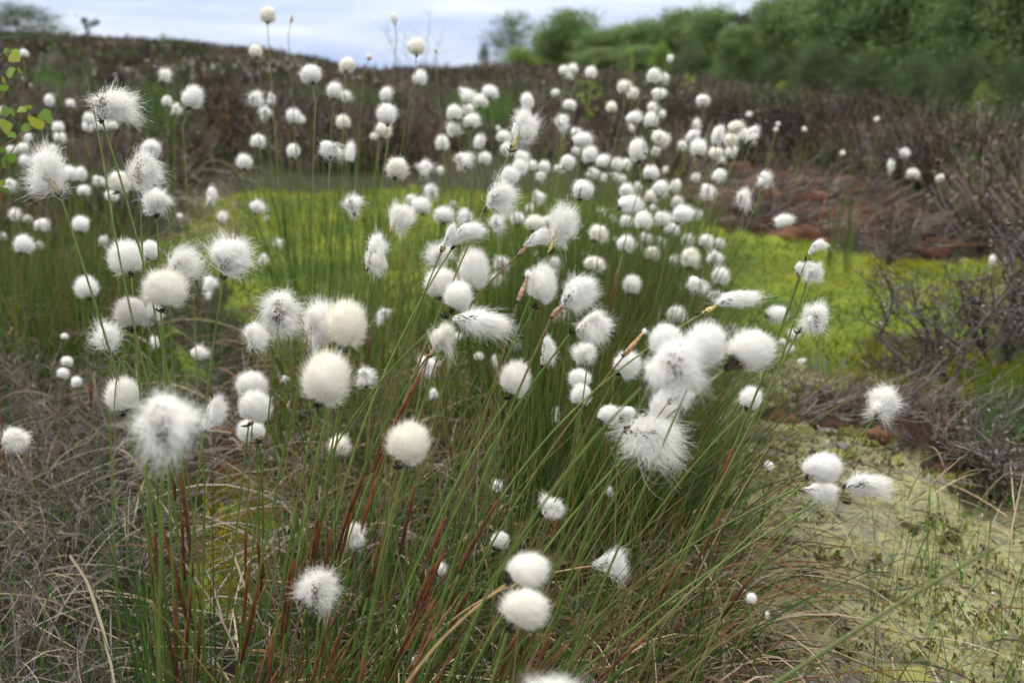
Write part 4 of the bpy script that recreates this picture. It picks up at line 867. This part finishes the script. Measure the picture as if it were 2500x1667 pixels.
bush((2280, 1120), 5, .06, (.1, 0, .5), 'low grey tangled heather bush lying on the mud below the crooked trunk', .2, 3)
bush((2440, 1190), 6, .09, (.1, 0, .6), 'low heather bush with white scraps caught in it, at the picture edge', .35, 3)
bush((2160, 650), 6, .13, (.1, 0, .8), 'small silvery heather bush at the far rim of the yellow moss', .5, 3)
bush((2490, 640), 6, .16, (-.2, 0, .8), 'dark bare heather bush on the brown peat at the picture edge', .2, 3)

# far drifts of cotton grass on the hill: beyond those one could pick out singly
mb = MB()
for (x0, x1, y0, y1, k) in ((350, 760, 165, 215, 75), (60, 330, 150, 250, 14), (700, 1000, 170, 220, 10)):
    for _ in range(k):
        px, py = rng.uniform(x0, x1), rng.uniform(y0, y1); d_ = gdepth(py+38); p = gpt(px, py+38); p[2] = terr(p[0], p[1])+rng.uniform(.28, .42); r_ = rng.uniform(.008, .014)
        q = MB(); q.ellipsoid(p, (r_, r_, r_*rng.uniform(.9, 1.5)), WHITE*.95, 7, 5, .2); mb.add(q.V[0], q.F[0], WHITE*.95)
        mb.ribbons(bez(p-np.array([0, 0, .4]), p-np.array([.02, 0, .2]), p, 3), .004, np.array([.08, .12, .03]))
tag(mb.build('distant_cotton_grass', M['fluff']), 'faint white specks of far cotton grass scattered over the heather hill', 'cotton grass', kind='stuff')

# clods of dug peat on the bank and in the hollow
mb = MB()
for poly, k, lo, hi in ((PEAT[0], 95, .025, .10), (PEAT[1], 34, .012, .04), ([(1700, 470), (1850, 440), (1900, 500), (1750, 530)], 22, .05, .13)):
    for p in scatter(poly, k):
        r_ = rng.uniform(lo, hi); q = MB(); q.ellipsoid(p, np.array([rng.uniform(.8, 1.7), rng.uniform(.7, 1.2), rng.uniform(.35, .75)])*r_, np.zeros(3), 12, 8, .3)
        V_ = q.V[0]+rng.normal(size=q.V[0].shape)*r_*.06
        mb.add(V_, q.F[0], np.array(random.choice([(.045, .024, .018), (.085, .040, .026), (.12, .060, .036), (.03, .02, .016), (.10, .075, .06)]))*rng.uniform(.7, 1.3, (len(V_), 1)))
tag(mb.build('peat_clods', M['bark']), 'crumbled dark and rusty clods of dug peat on the bank', 'peat', kind='stuff')
# ------------------------------------------------------------------ trees
def tree_mesh(kind):
    """unit tree (height 1): trunk with limbs, crown of many small leaves gathered in uneven clumps"""
    tr, cr_ = MB(), MB()
    hgt = 1.0; leanx = rng.normal(0, .03)
    tz = np.linspace(0, .9, 10); tp = np.stack([leanx*tz+.02*np.sin(tz*7+rng.uniform(0, 6)), .02*np.sin(tz*6+2), tz], 1)
    bc = np.array([.12, .11, .10]) if kind != 'pine' else np.array([.08, .05, .04])
    tr.tubes(tp[None], np.linspace(.018, .003, 10)[None], bc, 6)
    nl = dict(birch=58, open=20, pine=34, round=40, bush=40)[kind]
    z0, wmax = dict(birch=(.12, .30), open=(.38, .30), pine=(.25, .16), round=(.10, .40), bush=(.02, .55))[kind]
    cents = []
    for i in range(nl):
        f = (i+.5)/nl; z = z0+(.93-z0)*f; prof = dict(birch=lambda q: math.sqrt(max(.02, 1-((q-.38)/.68)**2)), open=lambda q: .55+.45*math.sin(math.pi*q), pine=lambda q: 1-.75*q, round=lambda q: math.sin(math.pi*min(1, .18+q*.82))**.6, bush=lambda q: math.sqrt(max(0, 1-q*q)))[kind](f)
        a = i*2.4+rng.normal(0, .4); rr = wmax*prof*rng.uniform(.45, 1.05)
        s = np.array([np.interp(z*.85, tz, tp[:, 0]), np.interp(z*.85, tz, tp[:, 1]), z*.85]); e = np.array([s[0]+rr*math.cos(a), s[1]+rr*math.sin(a), z+rng.normal(0, .03)])
        tr.tubes(bez(s, (s+e)*.5+np.array([0, 0, .03]), e, 5), np.linspace(.007, .0015, 5)[None], bc, 4)
        cents.append(e)
        if rr > .12: cents.append(s+(e-s)*.55+rng.normal(0, .03, 3))
    cents.append(tp[-1]+np.array([0, 0, .04]))
    cents = np.array(cents)
    per = dict(birch=300, open=150, pine=220, round=260, bush=220)[kind]
    base_c = dict(birch=(.155, .225, .075), open=(.12, .16, .065), pine=(.04, .052, .03), round=(.17, .25, .05), bush=(.08, .115, .04))[kind]  # bush: dark scrub green, also painted shade on the low wood-edge trees
    for c0 in cents:
        sg = rng.uniform(.04, .075)*(1.25 if kind in ('round', 'bush') else 1)
        p = c0+rng.normal(size=(per, 3))*np.array([sg, sg, sg*.75]); p[:, 2] = np.maximum(p[:, 2], .01)
        cl = np.array(base_c)*rng.uniform(.75, 1.3)*rng.uniform(.7, 1.35, (per, 1))*np.array([1+rng.normal(0, .1), 1, 1])
        cr_.leaves(p, rng.uniform(.011, .024, per), cl, .8)
    a = tr.mesh('trunk'); a.materials.append(M['bark']); b = cr_.mesh('crown', False); b.materials.append(M['leaf'])
    return a, b
TM = {k: [tree_mesh(k) for _ in range(v)] for k, v in dict(birch=4, open=1, pine=1, round=2, bush=2).items()}
def tree(name, kind, var, px, ytop, d, wpx, label, cat='tree', group=None):
    """a tree whose foot stands on the terrain d metres out and whose top reaches the height seen"""
    x = (px-W/2)/FPX*d*FW[1]; y = d; zb = float(terr(x, y))-.05
    ztop = at(px, ytop, d/ (FW[1]-(ytop-H/2)/FPX*UP[1]))[2]
    h = max(.5, ztop-zb); root = empty(name, (x, y, zb)); tag(root, label, cat, group)
    wid = wpx*(1.3 if px < 1760 else 1.15)*d/FPX; nat = dict(birch=.68, open=.66, pine=.42, round=.9, bush=1.2)[kind]
    sx = wid/nat
    root.rotation_euler = (0, 0, random.uniform(0, 6.28))
    for nm, me in zip(('trunk', 'crown'), TM[kind][var % len(TM[kind])]):
        o = bpy.data.objects.new(nm, me); C.objects.link(o); o.parent = root; o.scale = (sx, sx, h)
    return root
WG = 'trees of the wood behind the moor'
tree('birch_tree', 'open', 0, 1253, 28, 70, 100, 'slender open crowned tree standing alone on the skyline', 'tree')
tree('small_tree', 'bush', 0, 1183, 104, 66, 34, 'tiny dark conical tree beside the lone open crowned tree', 'tree')
tree('birch_tree', 'round', 0, 1268, 112, 60, 90, 'low rounded shrub under the lone open crowned tree', 'shrub')
rows = [ # px, top, dist, width, kind, var, label
 (1345, 72, 66, 110, 'birch', 0, 'lower leafy birch at the open end of the wood'),
 (1392, 26, 64, 130, 'birch', 1, 'tall round topped birch with a notch of sky beside it'),
 (1462, 72, 60, 120, 'birch', 2, 'short birch in the dip of the treeline'),
 (1530, 58, 60, 130, 'birch', 3, 'dull green birch with thin gaps of sky in the crown'),
 (1590, 46, 56, 120, 'birch', 0, 'even topped birch just before the treeline climbs'),
 (1660, 24, 54, 130, 'birch', 1, 'birch where the treeline climbs, above the pale round shrub'),
 (1735, 14, 50, 130, 'birch', 2, 'broad birch whose top nearly meets the picture edge'),
 (1890, -12, 46, 150, 'birch', 3, 'full leafed birch close beside the dark pine'),
 (1960, -28, 45, 190, 'birch', 0, 'wide light green birch rising past the dark pine'),
 (2060, -60, 42, 230, 'birch', 1, 'tall bright birch in the middle of the wood edge'),
 (2160, -110, 40, 240, 'birch', 2, 'tall yellow green birch filling the top of the wood'),
 (2270, -140, 38, 260, 'birch', 3, 'dark leaved tall tree next to the yellow green birch'),
 (2390, -160, 35, 270, 'birch', 0, 'big dark tree above the lime green sapling'),
 (2510, -170, 33, 270, 'birch', 1, 'shadowed tree cut by the picture edge'),
 (1800, 60, 43, 110, 'birch', 3, 'shorter birch in front of the dark pine foot'),
 (2000, 105, 37, 160, 'bush', 1, 'bushy green tree at the foot of the light green birch'),  # darker bush green here puts the under-canopy shade into the leaf colour
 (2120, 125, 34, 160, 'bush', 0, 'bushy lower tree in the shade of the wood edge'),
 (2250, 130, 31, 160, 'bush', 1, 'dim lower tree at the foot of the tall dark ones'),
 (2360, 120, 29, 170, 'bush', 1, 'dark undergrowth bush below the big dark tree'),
 (1480, 118, 52, 130, 'birch', 1, 'lower screen of birch leaves under the dip of the treeline'),
 (1570, 112, 50, 110, 'birch', 2, 'lower screen of leaves behind the pale round shrub'),
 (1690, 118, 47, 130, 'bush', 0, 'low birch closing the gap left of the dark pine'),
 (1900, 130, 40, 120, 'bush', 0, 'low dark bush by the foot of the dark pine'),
]
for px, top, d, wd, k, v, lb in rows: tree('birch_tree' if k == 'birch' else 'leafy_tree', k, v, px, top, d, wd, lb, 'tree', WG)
tree('pine_tree', 'pine', 0, 1806, 34, 47, 84, 'dark narrow pine standing among the lighter birches', 'tree', WG)
tree('round_shrub', 'round', 0, 1612, 103, 38, 52, 'pale green rounded shrub in front of the wood', 'shrub')
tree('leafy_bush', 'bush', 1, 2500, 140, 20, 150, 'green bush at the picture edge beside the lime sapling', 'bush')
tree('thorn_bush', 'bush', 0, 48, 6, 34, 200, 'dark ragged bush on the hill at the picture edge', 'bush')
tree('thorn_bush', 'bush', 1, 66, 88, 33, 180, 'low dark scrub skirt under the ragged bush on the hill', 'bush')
# small leafy saplings in the heather
LIME = [(.22, .30, .035), (.28, .36, .05), (.17, .25, .03)]
def sapling(px, ytop, d, wpx, label, n=240, cols=LIME, ls=.03, cat='sapling'):
    x = (px-W/2)/FPX*d*FW[1]; y = d; zb = float(terr(x, y)); zt = at(px, ytop, d/(FW[1]-(ytop-H/2)/FPX*UP[1]))[2]; B = np.array([x, y, zb]); h = max(.3, zt-zb)
    root = empty('birch_sapling', B); tag(root, label, cat)
    s = MB(); wd = wpx*d/FPX*.5; m = 11
    s.tubes(bez(B, B+np.array([.02, 0, h*.5]), B+np.array([wd*.2, 0, h]), 8), np.linspace(.008, .002, 8)[None]*d/12, np.array([.12, .08, .05]), 5)
    f = rng.uniform(.35, .95, m); st = B+f[:, None]*np.array([0, 0, h]); en = st+np.stack([rng.normal(0, .6, m)*wd, rng.normal(0, .6, m)*wd, rng.uniform(.02, .2, m)*h], 1)
    s.tubes(bez(st, (st+en)/2+np.array([0, 0, .02]), en, 5), np.linspace(.004, .001, 5)[None]*d/12*np.ones((m, 1)), np.array([.12, .08, .05]), 4)
    s.build('stem', M['bark'], root, B)
    l = MB(); k = rng.integers(0, m, n); p = st[k]+(en-st)[k]*rng.uniform(.2, 1.1, (n, 1))+rng.normal(size=(n, 3))*wd*.13
    l.leaves(p, rng.uniform(.7, 1.3, n)*ls, pick(cols, n), .8); l.build('leaves', M['leaf'], root, B, False)
tree('birch_sapling', 'round', 1, 2406, 205, 15, 66, 'lime green sapling in front of the shadowed wood', 'sapling')
sapling(1545, 142, 8.5, 34, 'light green sprig sticking up before the wood foot', 90, ls=.03)
sapling(1442, 178, 6.5, 56, 'little green leaf sprig behind one white ball before the wood', 110, ls=.024)
sapling(1690, 196, 15, 60, 'yellow green low sprig at the edge of the purple heather', 160, ls=.045)
sapling(1905, 205, 12, 44, 'sparse olive sprig rising from the purple heather', 90, ls=.035)
sapling(1925, 285, 8, 46, 'thin green sprig deep in the purple heather', 60, [(.12, .18, .04)], .03)
sapling(225, 50, 26, 34, 'lonely thin sapling standing on the skyline of the hill', 70, [(.07, .09, .06)], .11)
# bare twiggy sapling against the sky
B = gpt(1010, 330); B[2] = terr(B[0], B[1]); root = empty('bare_sapling', B); tag(root, 'leafless wispy sapling with fine branches against the sky', 'sapling')
s = MB(); dd = B[1]; 
for (x0, x1, y1) in ((1040, 1052, 5), (1000, 930, 60), (1045, 1085, 70), (1000, 985, 75)):
    A0 = B.copy(); E_ = at(x1, y1, dd); mid_ = at(x0, 190, dd)
    cur = bez(A0, mid_, E_, 12); s.tubes(cur, np.linspace(.006, .0013, 12)[None], np.array([.16, .14, .15]), 4)
    k = 16; i = rng.integers(5, 11, k); p = cur[0, i]; q = p+np.stack([rng.normal(0, .10, k), rng.normal(0, .1, k), rng.uniform(.05, .22, k)], 1)
    s.ribbons(bez(p, (p+q)/2+rng.normal(size=(k, 3))*.01, q, 5), np.linspace(.003, .0012, 5)[None]*np.ones((k, 1)), np.array([.16, .14, .15]))
s.build('branches', M['bark'], root, B)
# birch sprig with leaves reaching in from the side
d = 1.55; B = at(-60, 700, d); B[2] = 0; root = empty('birch_sprig', B); tag(root, 'young birch sprig with scalloped lime leaves reaching in at the picture edge', 'birch sprig')
s = MB(); tops = [(20, 95), (30, 190), (90, 275), (20, 380), (-30, 150)]; l = []
main = bez(B, at(-70, 400, d), at(-10, 60, d), 14); s.tubes(main, np.linspace(.004, .0012, 14)[None], np.array([.16, .08, .05]), 5)
for (a, b_), j in zip([(25, 130), (120, 300), (15, 420), (60, 330), (20, 215)], (11, 8, 5, 7, 9)):
    q = at(a, b_, d+random.uniform(-.04, .04)); p = main[0, j]; tw = bez(p, (p+q)/2+np.array([0, 0, .015]), q, 8); s.tubes(tw, np.linspace(.002, .0008, 8)[None], np.array([.18, .10, .05]), 4); l.append(tw[0])
s.build('stem', M['bark'], root, B)
LP = [(14, 128, 24), (33, 142, 34), (38, 128, 22), (24, 178, 36), (47, 172, 20), (8, 195, 26), (6, 215, 30), (12, 272, 28), (30, 275, 26), (52, 268, 24), (68, 262, 22), (85, 300, 46), (62, 312, 26), (110, 278, 30), (100, 290, 24), (15, 312, 34), (5, 300, 22), (24, 385, 30), (8, 400, 34), (3, 365, 24), (5, 448, 20), (10, 465, 24), (28, 330, 22), (75, 285, 24), (118, 292, 22)]
for (a, b_, sz) in LP:
    c0 = at(a, b_, d+random.uniform(-.06, .06)); r = sz*d/FPX*.5; m = MB(); ph = random.uniform(0, 6.28)
    dn = nrm(np.array([math.sin(ph)*.7, -.5+random.uniform(-.4, .4), math.cos(ph)*.7-.2])); sd_ = nrm(np.cross(dn, np.array([random.uniform(-.4, .4), -1, random.uniform(-.3, .3)]))); nn = np.cross(dn, sd_)
    t = np.linspace(-1, 1, 11); wd = np.interp(t, [-1, -.85, -.4, .1, .6, 1], [.05, .55, .82, .72, .40, .0])*(1+.07*np.sin(t*26))
    cen = c0+dn*r*t[:, None]; v = np.stack([cen-sd_*r*wd[:, None]+nn*r*.18*wd[:, None], cen, cen+sd_*r*wd[:, None]+nn*r*.18*wd[:, None]], 1)
    i = np.arange(33).reshape(11, 3); fc = np.concatenate([np.stack([i[:-1, k], i[:-1, k+1], i[1:, k+1], i[1:, k]], -1) for k in (0, 1)])
    m.add(v, fc, np.array(random.choice([(.17, .28, .04), (.24, .34, .05), (.14, .24, .035), (.28, .32, .045)]))*random.uniform(.8, 1.2)); m.build('leaf', M['leaf'], root, B)
# ------------------------------------------------------------------ single blades one can point to
def blade_obj(name, pts, wd, col, label, mt='straw', tube=False):
    P = np.array([at(*p) for p in pts]); 
    t = np.linspace(0, 1, len(P)); tt = np.linspace(0, 1, 24); Q = np.stack([np.interp(tt, t, P[:, k]) for k in range(3)], 1)
    for _ in range(3): Q[1:-1] = (Q[:-2]+2*Q[1:-1]+Q[2:])/4
    B = Q[0].copy(); m = MB(); pr = np.interp(tt, [0, .6, 1], [1, .8, .15])*wd
    if tube: m.tubes(Q[None], pr[None]*.5, np.array(col), 5)
    else: m.ribbons(Q[None], pr[None], np.array(col), side=FW+np.array([0, 0, .4]))
    o = m.build(name, M[mt], None, B); tag(o, label, 'grass blade')
blade_obj('grass_stalk', [(1640, 1840, .60), (1890, 1668, .60), (2180, 1480, .59), (2400, 1350, .58), (2500, 1300, .58)], .0030, (.15, .19, .06), 'long out of focus green blade slanting across the lower corner', 'blade', True)
blade_obj('dry_blade', [(1850, 1395, 1.5), (2040, 1330, 1.46), (2110, 1345, 1.44), (2180, 1395, 1.42)], .003, (.42, .36, .28), 'arching bleached blade over the mud ending by the peat clod')
blade_obj('dry_blade', [(1860, 1490, 1.4), (1930, 1500, 1.36), (1985, 1535, 1.33), (2022, 1590, 1.28)], .003, (.44, .38, .30), 'short bleached blade curling down onto the yellow crust')
blade_obj('dry_blade', [(2010, 1538, 1.34), (2100, 1470, 1.36), (2205, 1400, 1.4)], .0028, (.46, .40, .30), 'straight bleached blade slanting up over the yellow crust')
blade_obj('dry_blade', [(170, 1355, 1.0), (215, 1420, .98), (250, 1530, .96), (275, 1640, .95), (285, 1700, .94)], .0045, (.44, .35, .25), 'thick pale straw curving down through the grey twigs')
blade_obj('dry_blade', [(450, 1375, 1.0), (520, 1470, .98), (570, 1570, .96), (600, 1680, .95)], .003, (.40, .31, .21), 'pale straw bending behind the bundle of sheathed stems')
blade_obj('dry_blade', [(548, 1320, 1.02), (570, 1350, 1.0), (600, 1440, .98), (650, 1540, .97)], .0032, (.42, .34, .24), 'hooked pale straw between the bundle and the dark flecked ball')
blade_obj('dry_blade', [(210, 1440, 1.05), (270, 1400, 1.03), (360, 1360, 1.0)], .0035, (.36, .28, .19), 'pale straw crossing behind the bundle base')
blade_obj('dry_blade', [(2220, 1225, 1.4), (2290, 1165, 1.42), (2352, 1112, 1.44)], .0045, (.42, .36, .22), 'straight yellowed blade leaning over the low grey heather')
blade_obj('dry_blade', [(2465, 1320, 1.15), (2480, 1240, 1.16), (2500, 1150, 1.17)], .003, (.46, .36, .24), 'upright straw at the picture edge above the fine grass')
blade_obj('red_leaf', [(990, 1585, .95), (1020, 1530, .94), (1050, 1485, .93), (1058, 1458, .93), (1045, 1462, .93)], .0042, (.50, .10, .05), 'bright red and orange withered leaf low among the stems')
blade_obj('bare_stalk', [(430, 1180, .90), (350, 900, .88), (288, 620, .87), (250, 380, .87), (222, 235, .87), (210, 188, .87)], .0020, (.13, .16, .045), 'bare pointed green stem poking above the ragged speckled tuft', 'stem', True)
blade_obj('bare_stalk', [(430, 1100, .93), (300, 860, .92), (283, 930, .91), (278, 1010, .90), (283, 1110, .90)], .0018, (.12, .14, .05), 'thin bent stem hooking over the cream tufted ball', 'stem', True)
build_fg()
build_mid()
